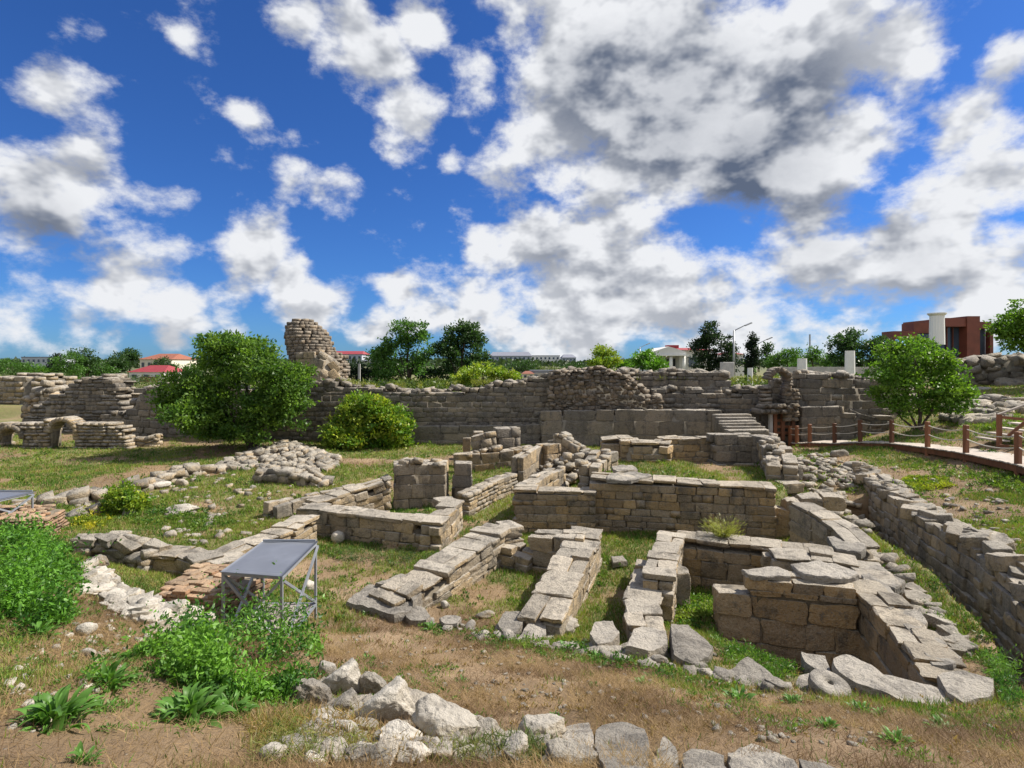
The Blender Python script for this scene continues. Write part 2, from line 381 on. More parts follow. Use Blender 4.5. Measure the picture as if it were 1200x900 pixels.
def hz(x, y):
    x = np.atleast_1d(np.asarray(x, float)); y = np.atleast_1d(np.asarray(y, float))
    shp = x.shape; x = x.ravel(); y = y.ravel()
    near = y < 60
    z = np.full(x.shape, 1.0)
    xc = np.clip(x, -60, 60); yc = np.clip(y, -6, 45)
    if near.any(): z[near] = tps(xc[near], yc[near])
    z = np.clip(z, -0.3, 5)
    # trench, pit, raised floor
    for poly, zz, soft in ((trench, -0.60, 0.2), (pit, -0.55, 0.3), (terr, 0.95, 0.3)):
        m = (y > 2) & (y < 26) & (np.abs(x) < 16)
        if m.any():
            sd = sd_poly(x[m], y[m], poly)
            k = sstep(soft * .5, -soft * .5, sd)
            z[m] = z[m] * (1 - k) + zz * k
    # behind the long wall: plateau, low on the left
    r = x / np.maximum(y, 1)
    zb = np.interp(r, [-1.2, -.62, -.42, -.3, .3, .6, .9, 1.2], [1.6, .7, 1.2, 2.0, 2.1, 2.5, 3.9, 4.4])
    far = sstep(70, 300, y)
    zb = zb * (1 - far) + far * (3.4 + 3.5 * fbm(x, y, 0.006, 3) * sstep(100, 700, y) * 2)
    wy = wall_y(x)
    k = sstep(0.6, 2.2, y - wy)
    z = z * (1 - k) + zb * k
    nn = (fbm(x, y, 0.5, 1, 3) - .5) * .22 + (fbm(x, y, 2.3, 2, 3) - .5) * .10
    z = z + nn * sstep(60, 20, y) + (fbm(x, y, .08, 5, 3) - .5) * .8 * sstep(40, 80, y)
    return z.reshape(shp)
def hz1(x, y): return float(hz([x], [y])[0])
def G(px, py):
    """ground point seen at a photo pixel"""
    s = (py - Y0) / F
    d = np.concatenate([np.arange(1.5, 40, .05)])
    g = hz((px - 600) / F * d, d)
    ray = H - s * d
    i = np.argmax(ray <= g)
    if ray[i] > g[i]: i = len(d) - 1
    return Vector(((px - 600) / F * d[i], d[i], g[i]))

# colour of the ground cover: how green, how bare
def green_mask(x, y):
    n = fbm(x, y, 0.55, 11, 5)
    base = np.interp(y, [0, 5, 7.5, 9, 13, 20, 30, 60], [.24, .24, .24, .62, .62, .52, .56, .8])
    base = base + .15 * sstep(3, 7, x) * sstep(18, 12, y) - .30 * sstep(7, 11, x) * sstep(24, 16, y) - .10 * sstep(-5, -9, x) * sstep(12, 17, y) + .1 * sstep(-2, -6, x) * sstep(10, 14, y)
    wy = wall_y(x)
    base = base + .35 * sstep(-4.5, -1.5, y - wy) * sstep(-12, -6, x) * sstep(2, -2, x)
    return np.clip((n - (1 - base) * .92 - .02) * 7.0 + .5 + (fbm(x, y, 2.6, 14, 3) - .5) * 1.8, 0, 1)

def build_terrain():
    def axis(lo, hi, fine, g, c0, c1):
        a = list(np.arange(c0, c1, fine)); s = fine; v = c1
        while v < hi: a.append(v); s = min(s * g, 400); v += s
        a.append(hi); s = fine; v = c0 - fine; b = []
        while v > lo: b.append(v); s = min(s * g, 400); v -= s
        b.append(lo); return np.array(sorted(set(b)) + a)
    xs = axis(-4500, 4500, .085, 1.035, -7.5, 9.5)
    ys = axis(-60, 7000, .085, 1.022, 2.0, 14.0)
    X, Y = np.meshgrid(xs, ys)
    Z = hz(X, Y)
    nx, ny = len(xs), len(ys)
    V = np.stack([X.ravel(), Y.ravel(), Z.ravel()], 1)
    i = np.arange((nx - 1) * (ny - 1)); r = i // (nx - 1); c = i % (nx - 1)
    a = r * nx + c
    Fc = np.stack([a, a + 1, a + nx + 1, a + nx], 1)
    g = green_mask(V[:, 0], V[:, 1])[:, None]
    n = fbm(V[:, 0], V[:, 1], .9, 21, 4)[:, None]
    soil = np.array([.15, .098, .05]) * (1 - n) + np.array([.26, .18, .10]) * n
    bare = sstep(.52, .66, fbm(V[:, 0], V[:, 1], .35, 31, 4))[:, None] * .6
    soil = soil * (1 - bare) + np.array([.33, .24, .15]) * bare
    soil = soil * (.55 + .9 * fbm(V[:, 0], V[:, 1], 1.6, 37, 5))[:, None]
    turf = np.array([.10, .125, .035]) * (1 - n) + np.array([.19, .185, .055]) * n
    far = sstep(60, 200, V[:, 1])[:, None]
    colr = soil * (1 - g) + turf * g
    colr = colr * (1 - far) + np.array([.07, .10, .04]) * far
    me = np_mesh("ground", V, Fc, colr, smooth=True)
    o = link("ground", me, None, M_ground); tag(o, kind='structure', label='uneven ground of dry soil and patchy grass under the ruins')
build_terrain()

# ---------------------------------------------------------------- stone shapes
def cube_grid(ticks):
    n = len(ticks); V = []; idx = {}; Fc = []
    def vid(p):
        if p not in idx: idx[p] = len(V); V.append([ticks[p[0]], ticks[p[1]], ticks[p[2]]])
        return idx[p]
    for ax in range(3):
        for side in (0, n - 1):
            for i in range(n - 1):
                for j in range(n - 1):
                    q = []
                    for (a, b) in ((i, j), (i + 1, j), (i + 1, j + 1), (i, j + 1)):
                        p = [0, 0, 0]; p[ax] = side; p[(ax + 1) % 3] = a; p[(ax + 2) % 3] = b
                        q.append(vid(tuple(p)))
                    Fc.append(q if side else q[::-1])
    return np.array(V, float), np.array(Fc)
def nz3(V, s, seed):
    return np.array([mnoise.noise(Vector((v[0] * s + seed * 5.1, v[1] * s - seed * 3.3, v[2] * s + seed))) for v in V])
def stone_var(seed, ticks, rough, roundk, skew):
    V, Fc = cube_grid(ticks); r = random.Random(seed)
    # chamfer: pull corners/edges in
    m = np.abs(V).max(1, keepdims=True); nrm = V / np.maximum(np.linalg.norm(V, axis=1, keepdims=True), 1e-6)
    big = (np.abs(V) > .45).sum(1)
    V = np.where(big[:, None] == 3, V * .94, np.where(big[:, None] == 2, V * .99, V))
    V = V * (1 - roundk) + nrm * .56 * roundk
    # skew the eight corners
    cs = {(a, b, c): np.array([r.uniform(-1, 1) for _ in range(3)]) * skew for a in (0, 1) for b in (0, 1) for c in (0, 1)}
    U = V + .5
    D = np.zeros_like(V)
    for (a, b, c), o in cs.items():
        wgt = (U[:, 0] if a else 1 - U[:, 0]) * (U[:, 1] if b else 1 - U[:, 1]) * (U[:, 2] if c else 1 - U[:, 2])
        D += wgt[:, None] * o
    V = V + D
    V = V + nrm * (nz3(V, 2.2, seed) * rough)[:, None] + nrm * (nz3(V, 5.5, seed + 50) * rough * .5)[:, None]
    return V, Fc
T2 = [-.5, -.41, .41, .5]; T1 = [-.5, .5]
TH = [-.5, -.46, -.26, -.04, .17, .36, .46, .5]
LOWQ = [stone_var(s, [-.5, -.05, .5], .03, .0, .03) for s in range(14)]
MIDQ = [stone_var(100 + s, T2, .04, .0, .04) for s in range(16)]
HIGHQ = [stone_var(200 + s, TH, .11, .02, .05) for s in range(18)]
RUBL = [stone_var(300 + s, [-.5, -.05, .5], .16, .14, .15) for s in range(12)]
RUBH = [stone_var(400 + s, [-.5, -.42, -.2, .05, .28, .43, .5], .17, .16, .12) for s in range(14)]
SETS = {'low': LOWQ, 'mid': MIDQ, 'high': HIGHQ, 'rubl': RUBL, 'rubh': RUBH}
MESHCACHE = {}
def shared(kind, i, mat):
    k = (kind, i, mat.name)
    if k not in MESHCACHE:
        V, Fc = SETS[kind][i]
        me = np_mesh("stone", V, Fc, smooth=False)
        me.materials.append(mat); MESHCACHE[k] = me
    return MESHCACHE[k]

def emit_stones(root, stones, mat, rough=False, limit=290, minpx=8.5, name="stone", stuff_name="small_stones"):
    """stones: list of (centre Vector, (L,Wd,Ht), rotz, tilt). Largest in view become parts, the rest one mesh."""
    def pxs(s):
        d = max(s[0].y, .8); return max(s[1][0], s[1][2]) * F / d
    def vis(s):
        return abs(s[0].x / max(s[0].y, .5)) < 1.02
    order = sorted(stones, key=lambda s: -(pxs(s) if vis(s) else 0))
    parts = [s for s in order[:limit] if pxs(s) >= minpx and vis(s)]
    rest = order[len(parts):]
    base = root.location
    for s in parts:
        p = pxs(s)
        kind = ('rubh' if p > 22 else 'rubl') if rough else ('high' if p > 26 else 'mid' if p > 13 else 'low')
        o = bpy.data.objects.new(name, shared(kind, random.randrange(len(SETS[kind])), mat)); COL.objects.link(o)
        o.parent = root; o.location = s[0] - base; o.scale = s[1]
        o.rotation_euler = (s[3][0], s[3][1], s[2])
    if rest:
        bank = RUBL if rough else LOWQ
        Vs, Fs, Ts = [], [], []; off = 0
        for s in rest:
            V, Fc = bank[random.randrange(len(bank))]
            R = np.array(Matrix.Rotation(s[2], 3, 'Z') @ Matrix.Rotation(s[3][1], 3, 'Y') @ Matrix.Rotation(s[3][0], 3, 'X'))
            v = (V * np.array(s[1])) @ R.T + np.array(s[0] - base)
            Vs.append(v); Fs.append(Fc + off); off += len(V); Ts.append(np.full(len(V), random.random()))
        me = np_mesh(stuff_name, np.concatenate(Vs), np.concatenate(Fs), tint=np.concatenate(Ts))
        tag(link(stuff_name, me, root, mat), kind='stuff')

def path_pts(path):
    return [W(*p) if len(p) == 3 else WD(p[0], p[1], p[3]) for p in path]

def wall(name, label, path, width, ch=.2, ln=(.3, .6), mat=None, rough=False, ragged=.3, jit=.04, base=None,
         leaves=2, core=None, cat='ruined wall', worldpath=False, zfix=None, batter=0.0, group=None, limit=290, capl=None, back=True, topnoise=.05, level=False, cap=None, crest=0, crest_s=(.14, .38)):
    mat = mat or M_lime; core = core or M_mortar
    P = [Vector(p) for p in path] if worldpath else path_pts(path)
    seg = [(P[i + 1] - P[i]).xy.length for i in range(len(P) - 1)]
    S = np.r_[0, np.cumsum(seg)]; Ltot = S[-1]
    ax, ay, az = [np.array([getattr(p, c) for p in P]) for c in 'xyz']
    def at(s):
        s = min(max(s, 0), Ltot)
        i = min(int(np.searchsorted(S, s, side='right')) - 1, len(seg) - 1)
        t = (s - S[i]) / seg[i]
        d = (P[i + 1] - P[i]).xy.normalized()
        return P[i].lerp(P[i + 1], t), d
    # ground under each side, sampled
    ns = max(4, int(Ltot / .25)); ss = np.linspace(0, Ltot, ns)
    smp = [at(s) for s in ss]
    gnd = {}
    for sd in (-1, 1):
        xs = [p.x - d.y * sd * (width / 2 + .12) for p, d in smp]; ys = [p.y + d.x * sd * (width / 2 + .12) for p, d in smp]
        g = hz(xs, ys) if base is None else np.full(ns, base)
        gnd[sd] = np.minimum(g, np.roll(g, 1)) if len(g) > 2 else g
        gnd[sd][0] = g[0]
    root = empty(name, (P[0].x, P[0].y, float(min(gnd[-1].min(), gnd[1].min()))), label, cat, group)
    r = random.Random(hash(label) & 0xffff if False else sum(map(ord, label)))
    stones = []
    sides = (-1, 1) if leaves == 2 else (-1,)     # -1 : right of the path direction
    for sd in sides:
        wl = width / 2 if leaves == 2 else width
        zmin = gnd[sd] - .08
        k = 0; zt_off = 0.0
        maxh = float((az.max() - min(zmin)))
        hcs = []
        tot = 0
        if level: tot = -r.uniform(0, ch * .5)
        while tot < maxh + (ch if level else .02) and k < 60:
            hh = ch * r.uniform(.7, 1.35); hcs.append((tot, hh)); tot += hh; k += 1
        for k, (zo, hh) in enumerate(hcs):
            s = r.uniform(-.15, 0)
            while s < Ltot - .04:
                L = r.uniform(*ln)
                if rough: L = r.uniform(ln[0], ln[1])
                if s + L > Ltot - .12: L = max(.12, Ltot - s)
                sc = s + L / 2
                p, d = at(sc); scl = min(max(sc, 0), Ltot)
                gz = float(np.interp(scl, ss, zmin))
                tn = (mnoise.noise(Vector((p.x * 1.3, p.y * 1.3, k * 0.0 + 5))) * topnoise * 2)
                if level:
                    zb_ = float(min(zmin)) + zo; zp = p.z + tn + r.uniform(-.5, .35) * ragged * ch
                    ztop = zb_ + hh
                    if ztop > zp:
                        if zb_ + hh * .55 > zp: s += L; continue
                        ztop = max(min(ztop, zp + .04), zb_ + .07); hh_ = ztop - zb_
                    else: hh_ = hh
                    if ztop < gz: s += L; continue
                else:
                    ztop = p.z + tn - zo; hh_ = hh
                    if ztop < gz: s += L; continue
                    if k == 0 and r.random() < ragged * .55: s += L; continue
                h2 = min(hh_, max(ztop - gz + .05, .08))
                zc = ztop - h2 / 2 + (r.uniform(-1, 1) * jit * .6 if rough or k == 0 else 0)
                sl = 0
                s0, s1 = at(max(sc - .2, 0))[0], at(min(sc + .2, Ltot))[0]
                dd = (s1 - s0).xy.length
                if dd > .05 and not level: sl = math.atan2(s1.z - s0.z, dd)
                bt = batter * (zo + hh / 2)
                offn = sd * (width / 2 - wl / 2 + r.uniform(-.5, 1) * jit * .6 + bt)
                c = Vector((p.x - d.y * offn, p.y + d.x * offn, zc))
                gap = (.99 if c.y < 16 else .975) if not rough else 1.04
                stones.append((c, (L * gap, wl * (.97 if not rough else 1.0) * r.uniform(.95, 1.03), h2 * (gap if not rough else 1.1)),
                               math.atan2(d.y, d.x) + r.uniform(-1, 1) * jit * (1.2 if not rough else 4),
                               (r.uniform(-1, 1) * jit * (1 if not rough else 4), -sl + r.uniform(-1, 1) * jit * (.7 if not rough else 4))))
                s += L
    for q in range(int(crest * Ltot)):
        sc = r.uniform(.05, Ltot - .05); p, d = at(sc); o_ = r.uniform(-.5, .5) * width * .9; z_ = r.uniform(*crest_s)
        tn = mnoise.noise(Vector((p.x * .9, 3, 7)))
        stones.append((Vector((p.x - d.y * o_, p.y + d.x * o_, p.z + z_ * .12 + max(tn, -.2) * .28 - .03)), (z_ * 1.3, z_, z_ * .75), r.uniform(0, 3), (r.uniform(-.3, .3), r.uniform(-.3, .3))))
    if cap:      # flat slabs bedded across the whole width
        s = r.uniform(-.1, 0)
        while s < Ltot - .05:
            L = r.uniform(*cap) * .8
            if s + L > Ltot - .15: L = max(.15, Ltot + .04 - s)
            sc = s + L / 2; p, d = at(sc)
            s0, s1 = at(max(sc - .2, 0))[0], at(min(sc + .2, Ltot))[0]
            sl = math.atan2(s1.z - s0.z, max((s1 - s0).xy.length, .05))
            split = r.random() < (.6 if width > .5 else .3)
            q0 = r.uniform(.35, .65) if split else 1
            for (lo, hi_) in (((0, q0), (q0, 1)) if split else ((0, 1),)):
                o_ = ((lo + hi_) / 2 - .5) * (width + .05)
                stones.append((Vector((p.x - d.y * o_, p.y + d.x * o_, p.z + .045 + r.uniform(-.025, .02))), (L * .985, (width + .05) * (hi_ - lo) * r.uniform(.88, 1.03), r.uniform(.06, .10)),
                               math.atan2(d.y, d.x) + r.uniform(-.09, .09), (r.uniform(-.05, .05), -sl + r.uniform(-.05, .05))))
            s += L
    # inner core
    V = []; Fc = []
    cw = max(width / 2 - .05 - (.04 if rough else 0), .05)
    for i, (p, d) in enumerate(smp):
        zb = min(gnd[-1][i], gnd[1][i]) - .3
        zt = max(p.z - ch * .35 - .03 - topnoise, zb + .05)
        pp = p
        if i == 0: pp = p + Vector((d.x, d.y, 0)) * .06
        if i == ns - 1: pp = p - Vector((d.x, d.y, 0)) * .06
        bx = batter * (zt - zb) if batter else 0
        for (o_, z) in ((-cw - bx, zb), (-cw, zt), (cw, zt), (cw + bx, zb)):
            V.append((pp.x - d.y * o_ - root.location.x, pp.y + d.x * o_ - root.location.y, z - root.location.z))
    for i in range(ns - 1):
        a = i * 4; b = a + 4
        for q in range(4): Fc.append((a + q, a + (q + 1) % 4, b + (q + 1) % 4, b + q))
    Fc.append((0, 3, 2, 1)); e = (ns - 1) * 4; Fc.append((e, e + 1, e + 2, e + 3))
    link("mortar_core", np_mesh("mortar_core", V, Fc), root, core)
    emit_stones(root, stones, mat, rough, limit)
    return root

def single(name, label, loc, size, rz, mat, kind='high', cat='stone block', tilt=(0, 0), group=None):
    me = shared(kind, random.randrange(len(SETS[kind])), mat)
    o = bpy.data.objects.new(name, me); COL.objects.link(o)
    o.location = loc; o.scale = size; o.rotation_euler = (tilt[0], tilt[1], rz)
    return tag(o, label, cat, group)

# ================================================================ the long fortress wall behind the ruins
def D(px, py, d): return (px, py, None, d)
wall("fortress_wall", "long grey block wall behind the round bush and left ruins, weeds on its top",
     [D(285,478,29.2), D(330,462,29), D(372,447,28.9), D(400,447,28.8), D(440,456,28.6), D(480,459,28.5), D(545,457,28.4), D(600,449,28.3), D(648,439,28.3)],
     1.5, .24, (.35, .85), M_grey, core=M_dmortar, ragged=.35, jit=.05, crest=11, topnoise=.12, cat='fortress wall', level=True)
wall("fortress_wall", "bulging rubble core of the fortress wall, stripped of its facing blocks, in the centre of the long wall",
     [D(645,438,28.0), D(668,434,27.95), D(700,431,27.95), D(725,439,27.95), D(745,452,27.95), D(768,466,27.95), D(772,476,27.95)],
     1.6, .17, (.18, .36), M_rub, rough=True, core=M_dmortar, ragged=.3, jit=.03, crest=8, topnoise=.16, cat='fortress wall', level=True)
wall("fortress_wall", "grey upper fortress wall with rubble crest right of the bulging rubble core, below the white gabled house",
     [D(712,437,29.4), D(760,437,29.3), D(805,436,29.2), D(846,437,29), D(852,446,29)],
     1.4, .26, (.4, .9), M_grey, core=M_dmortar, ragged=.4, jit=.06, crest=14, topnoise=.14, cat='fortress wall', level=True)
wall("fortress_wall", "broken grey fortress wall stretch with stepped top between the gabled house and the brick arch",
     [D(764,458,28.5), D(800,456,28.4), D(850,458,28.2), D(880,456,28), D(912,452,27.8)],
     1.2, .30, (.5, 1.0), M_grey, core=M_dmortar, ragged=.5, jit=.06, crest=10, topnoise=.14, cat='fortress wall', level=True)
wall("fortress_wall", "smooth lower facing of large dark blocks at the foot of the rubble core",
     [D(636,482,27.2), D(700,481,27.15), D(770,480,27.1), D(843,481,27)],
     .8, .52, (.9, 1.6), M_grey, core=M_dmortar, ragged=0, jit=.02, topnoise=.01, cat='fortress wall', level=True)
wall("fortress_wall", "low dark foundation course running along the wall foot from the bush to the ruins",
     [D(470,499,27.9), D(560,499,27.6), D(634,497,27.5)],
     .8, .42, (.8, 1.4), M_grey, core=M_dmortar, ragged=.05, jit=.03, topnoise=.02, cat='fortress wall', level=True)
wall("fortress_wall", "dark fortress wall stretch behind the brick arch, beside the white marble column stumps",
     [D(905,447,27.6), D(935,436,27.4), D(960,438,27.3), D(990,442,27.3), D(1030,446,27.8), D(1060,452,28.4)],
     1.3, .34, (.5, 1.1), M_grey, core=M_dmortar, ragged=.5, jit=.06, crest=8, topnoise=.16, cat='fortress wall', level=True)
wall("gate_wall", "flat topped stone gate pier with a pale cap slab, right of the wooden gate posts",
     [D(938,476,26.5), D(984,475,26.3)],
     .9, .42, (.5, .9), M_grey, core=M_dmortar, ragged=0, jit=.03, topnoise=.01, cat='ruined wall')
wall("gate_wall", "low stepped wall between the gate pier and the multi stemmed tree",
     [D(984,482,26.2), D(1003,482,26.0), D(1010,487,25.9), D(1040,487,25.9)],
     .7, .32, (.4, .8), M_grey, core=M_dmortar, ragged=.2, jit=.04, cat='ruined wall')
wall("fortress_wall", "dark sloping fragment of the fortress wall standing above the twin arches",
     [D(44,486,33.5), D(62,470,33.3), D(85,458,33.1), D(108,446,32.9), D(134,441,32.7), D(146,452,32.6), D(160,474,32.5)],
     1.6, .19, (.3, .8), M_grey, core=M_dmortar, ragged=.3, jit=.06, crest=9, topnoise=.18, cat='fortress wall', level=True)
wall("fortress_wall", "low breached stretch of fortress wall below the red roofed house",
     [D(132,484,32.2), D(160,483,31.7), D(170,470,31.4), D(178,455,31.1), D(205,448,30.6), D(260,452,30), D(300,458,29.6)],
     1.3, .36, (.6, 1.2), M_grey, core=M_dmortar, ragged=.15, jit=.04, crest=7, topnoise=.08, cat='fortress wall', level=True)
wall("fortress_wall", "distant pale curved rampart of coursed stone at the left edge",
     [D(-20,442,44), D(10,440,44), D(40,438,44), D(70,438,45), D(84,446,46)],
     1.6, .34, (.5, 1.0), M_lime, core=M_dmortar, ragged=.4, jit=.06, topnoise=.2, base=.2, cat='fortress wall', level=True)
wall("fortress_wall", "collapsed lump of pale masonry leaning against the dark wall fragment",
     [D(38,470,36), D(48,455,36), D(60,447,36), D(68,455,36), D(76,470,36)],
     1.4, .28, (.3, .6), M_field, rough=True, core=M_dmortar, ragged=.3, jit=.08, topnoise=.2, cat='fortress wall', level=True)

# the tall tower stump: rounded rubble head over an ashlar shoulder
def tower():
    d0 = 30.2
    base = hz1(WD(365,450,d0).x, d0)
    c0 = WD(360, 450, d0)
    root = empty("tower_ruin", (c0.x, d0, base), "tall rounded stump of a rubble tower rising above the wall behind the big tree", "tower ruin")
    prof = [  # py, left px, right px
        (373,344,350),(375,340,354),(378,336,359),(382,332,364),(388,330,371),(396,330,377),(404,331,380),(412,333,383),(420,335,397),(430,337,399),(440,340,400),(452,342,401),(470,342,402)]
    V = []; Fc = []; nseg = 26
    for k, (py, l, r_) in enumerate(prof):
        a = WD(l, py, d0); b = WD(r_, py, d0); cx = (a.x + b.x) / 2; rx = (b.x - a.x) / 2
        for i in range(nseg):
            t = 2 * math.pi * i / nseg
            q = mnoise.noise(Vector((math.cos(t) * 1.5, math.sin(t) * 1.5, k * .5))) * .12
            V.append((cx + rx * (.9 + q) * math.cos(t) - c0.x, (rx * .8 + .1) * (.9 + q) * math.sin(t) + .9, a.z - base))
    for k in range(len(prof) - 1):
        for i in range(nseg):
            j = (i + 1) % nseg
            Fc.append((k * nseg + i, k * nseg + j, (k + 1) * nseg + j, (k + 1) * nseg + i))
    link("mortar_core", np_mesh("mortar_core", V, Fc), root, M_dmortar)
    st = []
    r = random.Random(5)
    z = WD(0, 470, d0).z; ztop = WD(0, 374, d0).z
    pyv = [p[0] for p in prof]
    while z < ztop + .05:
        py = Y0 + (H - z) * F / d0
        l = np.interp(py, pyv, [p[1] for p in prof]); rr = np.interp(py, pyv, [p[2] for p in prof])
        xl = (l - 600) * d0 / F; xr = (rr - 600) * d0 / F; cx = (xl + xr) / 2; rx = (xr - xl) / 2
        h = r.uniform(.12, .2) ; t = r.uniform(0, .3)
        while t < 2 * math.pi:
            L = r.uniform(.2, .45)
            if z < WD(0, 412, d0).z and False: pass
            yy = (rx * .8 + .1) * math.sin(t) + .9 + d0
            if math.sin(t) < .35:
                inr = 1.0 + r.uniform(-.09, .05)
                st.append((Vector((cx + rx * inr * math.cos(t), yy, z + h / 2)), (L, .3, h * 1.08), t + math.pi / 2, (r.uniform(-.1, .1), r.uniform(-.1, .1))))
            t += L / max(rx, .35)
        z += h
    # crest
    for i in range(40):
        t = r.uniform(0, 6.28); q = r.random() ** .5
        a = WD(332 + 20 * r.random(), 380, d0)
        st.append((Vector((WD(348, 380, d0).x + .45 * q * math.cos(t), d0 + .9 + .4 * q * math.sin(t), WD(0, 379 + 4 * q, d0).z)), (.3, .26, .18), t, (.1, .1)))
    emit_stones(root, st, M_rub, False, 290, 7.0)
    # ashlar shoulder in front
    return root
tower()
wall("tower_facing", "smooth pale ashlar block facing leaning on the front of the tower stump",
     [D(352,413,29.2), D(376,412,29.0), D(386,420,29.2), D(398,436,29.4)], .7, .40, (.45, .8), M_lime, core=M_dmortar, ragged=0, jit=.02, topnoise=.01, base=2.0, cat='ruined wall')
wall("tower_facing", "rough sloping rubble shoulder right of the ashlar tower facing",
     [D(374,411,29.3), D(384,415,29.4), D(397,424,29.5)], .8, .24, (.25, .5), M_field, rough=True, core=M_dmortar, jit=.05, topnoise=.08, base=2.0, cat='ruined wall')

# ================================================================ ruins in the pit
wall("ruined_wall", "low broad wall with cracked flat top at left centre, right face lit, running up from two big slabs",
     [(452,703,.34), (500,676,.46), (545,645,.58), (583,621,.66), (604,618,.66)],
     .66, .17, (.3, .65), M_lime, ragged=.12, jit=.03, cap=(.3,.6), topnoise=.03)
wall("ruined_wall", "middle one of the three long low walls, topped with big flat slabs, ending at the squat block",
     [(634,728,.42), (655,688,.5), (672,655,.58), (688,624,.68)],
     .62, .2, (.5, .95), M_lime, ragged=.02, jit=.025, cap=(.5,.9), topnoise=.02)
wall("ruined_wall", "lower half of the right hand long wall, narrow run of flat slabs stepping towards the path",
     [(757,738,.44), (752,715,.46), (756,690,.48), (762,664,.52)],
     .50, .2, (.4, .7), M_lime, ragged=.02, jit=.03, cap=(.4,.7), topnoise=.02)
wall("ruined_wall", "upper half of the right hand long wall, raised step with one big end block",
     [(772,678,.72), (778,655,.74), (788,628,.78)],
     .48, .2, (.4, .7), M_lime, ragged=0, jit=.025, cap=(.4,.7), topnoise=.02)
wall("ruined_wall", "front wall of square dressed blocks under the feathery weed, right of the raised step",
     [(792,629,.76), (975,650,.72)],
     .55, .27, (.38, .62), M_gold, ragged=.05, jit=.025, level=True, cap=(.4,.8), topnoise=.02)
wall("ruined_wall", "golden wall of large uneven blocks above the shaded pit, crowned by thin split slabs",
     [(842,678,.76), (1000,688,.82)],
     .55, .3, (.4, .85), M_gold, ragged=.12, jit=.035, level=True, topnoise=.03)
wall("ruined_wall", "short upper course of irregular blocks standing on the golden pit wall",
     [(880,672,.93), (998,682,.93)], .42, .2, (.25, .5), M_gold, base=.80, ragged=0, jit=.03, topnoise=.01)
wall("ruined_wall", "right hand pit wall running towards the viewer, broad ledge of flat slabs on its top",
     [(1012,688,.76), (1042,715,.74), (1075,752,.70), (1112,800,.66)],
     .5, .24, (.5, .95), M_gold, ragged=.05, jit=.03, cap=(.5,.9), topnoise=.03)
wall("ruined_wall", "small flat ledge wall behind the shaded pit, running right to the slab corner",
     [(905,651,.80), (960,655,.80), (1010,664,.76), (1036,690,.72)],
     .5, .2, (.4, .8), M_lime, ragged=.2, jit=.04, cap=(.4,.8), topnoise=.03)
wall("ruined_wall", "long golden coursed wall in the centre with small bricklike blocks and a ragged slab crest",
     [(697,559,1.32), (905,572,1.22)],
     .6, .165, (.22, .52), M_gold, ragged=.15, jit=.03, level=True, cap=(.3,.8), topnoise=.035)
wall("ruined_wall", "lower wall joined to the left end of the long golden wall, thin flat cap slabs",
     [(607,575,1.01), (697,577,1.0)],
     .55, .19, (.25, .6), M_gold, ragged=.05, jit=.03, level=True, cap=(.5,.9), topnoise=.02)
wall("ruined_wall", "short wall running back from the low capped wall beside the heap of chips",
     [(612,572,1.0), (635,556,1.05), (655,546,1.05)],
     .45, .2, (.25, .5), M_lime, ragged=.35, jit=.04)
wall("ruined_wall", "back wall with dark cap slabs and two recesses, just below the fortress wall",
     [(706,516,1.6), (735,514,1.66), (738,519,1.6), (775,520,1.58), (780,515,1.66), (885,514,1.66)],
     .6, .24, (.4, .8), M_gold, ragged=.12, jit=.03, level=True, cap=(.6,1.1), topnoise=.03)
wall("ruined_wall", "dark thin slab wall above the back wall beside the small staircase",
     [(836,509,1.9), (885,509,1.9), (902,512,1.9)],
     .6, .26, (.5, .9), M_grey, ragged=.05, jit=.03, topnoise=.02)
wall("ruined_wall", "stout weathered wall end with lumpy crest left of the boardwalk start",
     [(892,513,1.75), (905,520,1.7), (913,530,1.62), (917,548,1.35)],
     .75, .26, (.3, .6), M_field, ragged=.3, jit=.06, crest=5, crest_s=(.1,.25), topnoise=.06)
wall("ruined_wall", "stone coping stepping down to the right beyond the golden wall towards the trench",
     [(938,592,.95), (965,606,.88), (990,622,.8), (1012,642,.72)],
     .5, .24, (.45, .8), M_lime, ragged=.1, jit=.04, cap=(.5,.9), topnoise=.03)
wall("ruined_wall", "front wall of the left room, upright tall blocks with a broad flat grey top",
     [(357,595,.62), (503,612,.56)],
     .62, .27, (.3, .62), M_lime, ragged=.03, jit=.03, level=True, cap=(.5,1.0), topnoise=.02)
wall("ruined_wall", "short return wall closing the left room on its right, thin lit courses and a cap block",
     [(505,616,.60), (520,603,.62), (531,590,.68)],
     .5, .16, (.25, .5), M_lime, ragged=.03, jit=.03, cap=(.4,.8), topnoise=.02)
wall("ruined_wall", "left side wall of the left room climbing to the large ashlar pier",
     [(365,590,.64), (400,580,.68), (435,570,.78), (456,561,.95)],
     .5, .18, (.25, .5), M_lime, ragged=.15, jit=.04, cap=(.4,.8), topnoise=.03)
wall("ruined_wall", "tall ashlar pier of big square blocks with a pale panel, behind the left room",
     [(464,544,1.28), (495,542,1.30), (524,543,1.28)],
     .75, .36, (.42, .62), M_lime, ragged=.1, jit=.025, level=True, crest=5, crest_s=(.1,.25), topnoise=.02)
wall("ruined_wall", "square dark pillar of two blocks right of the tall ashlar pier",
     [(534,541,1.28), (553,541,1.28)],
     .5, .42, (.42, .52), M_grey, ragged=0, jit=.03, topnoise=.01)
wall("ruined_wall", "lit right facing wall of small courses between the dark pillar and the tall slabs",
     [(544,577,.66), (568,566,.72), (600,553,.80)],
     .42, .13, (.2, .45), M_lime, ragged=.1, jit=.03, topnoise=.03)
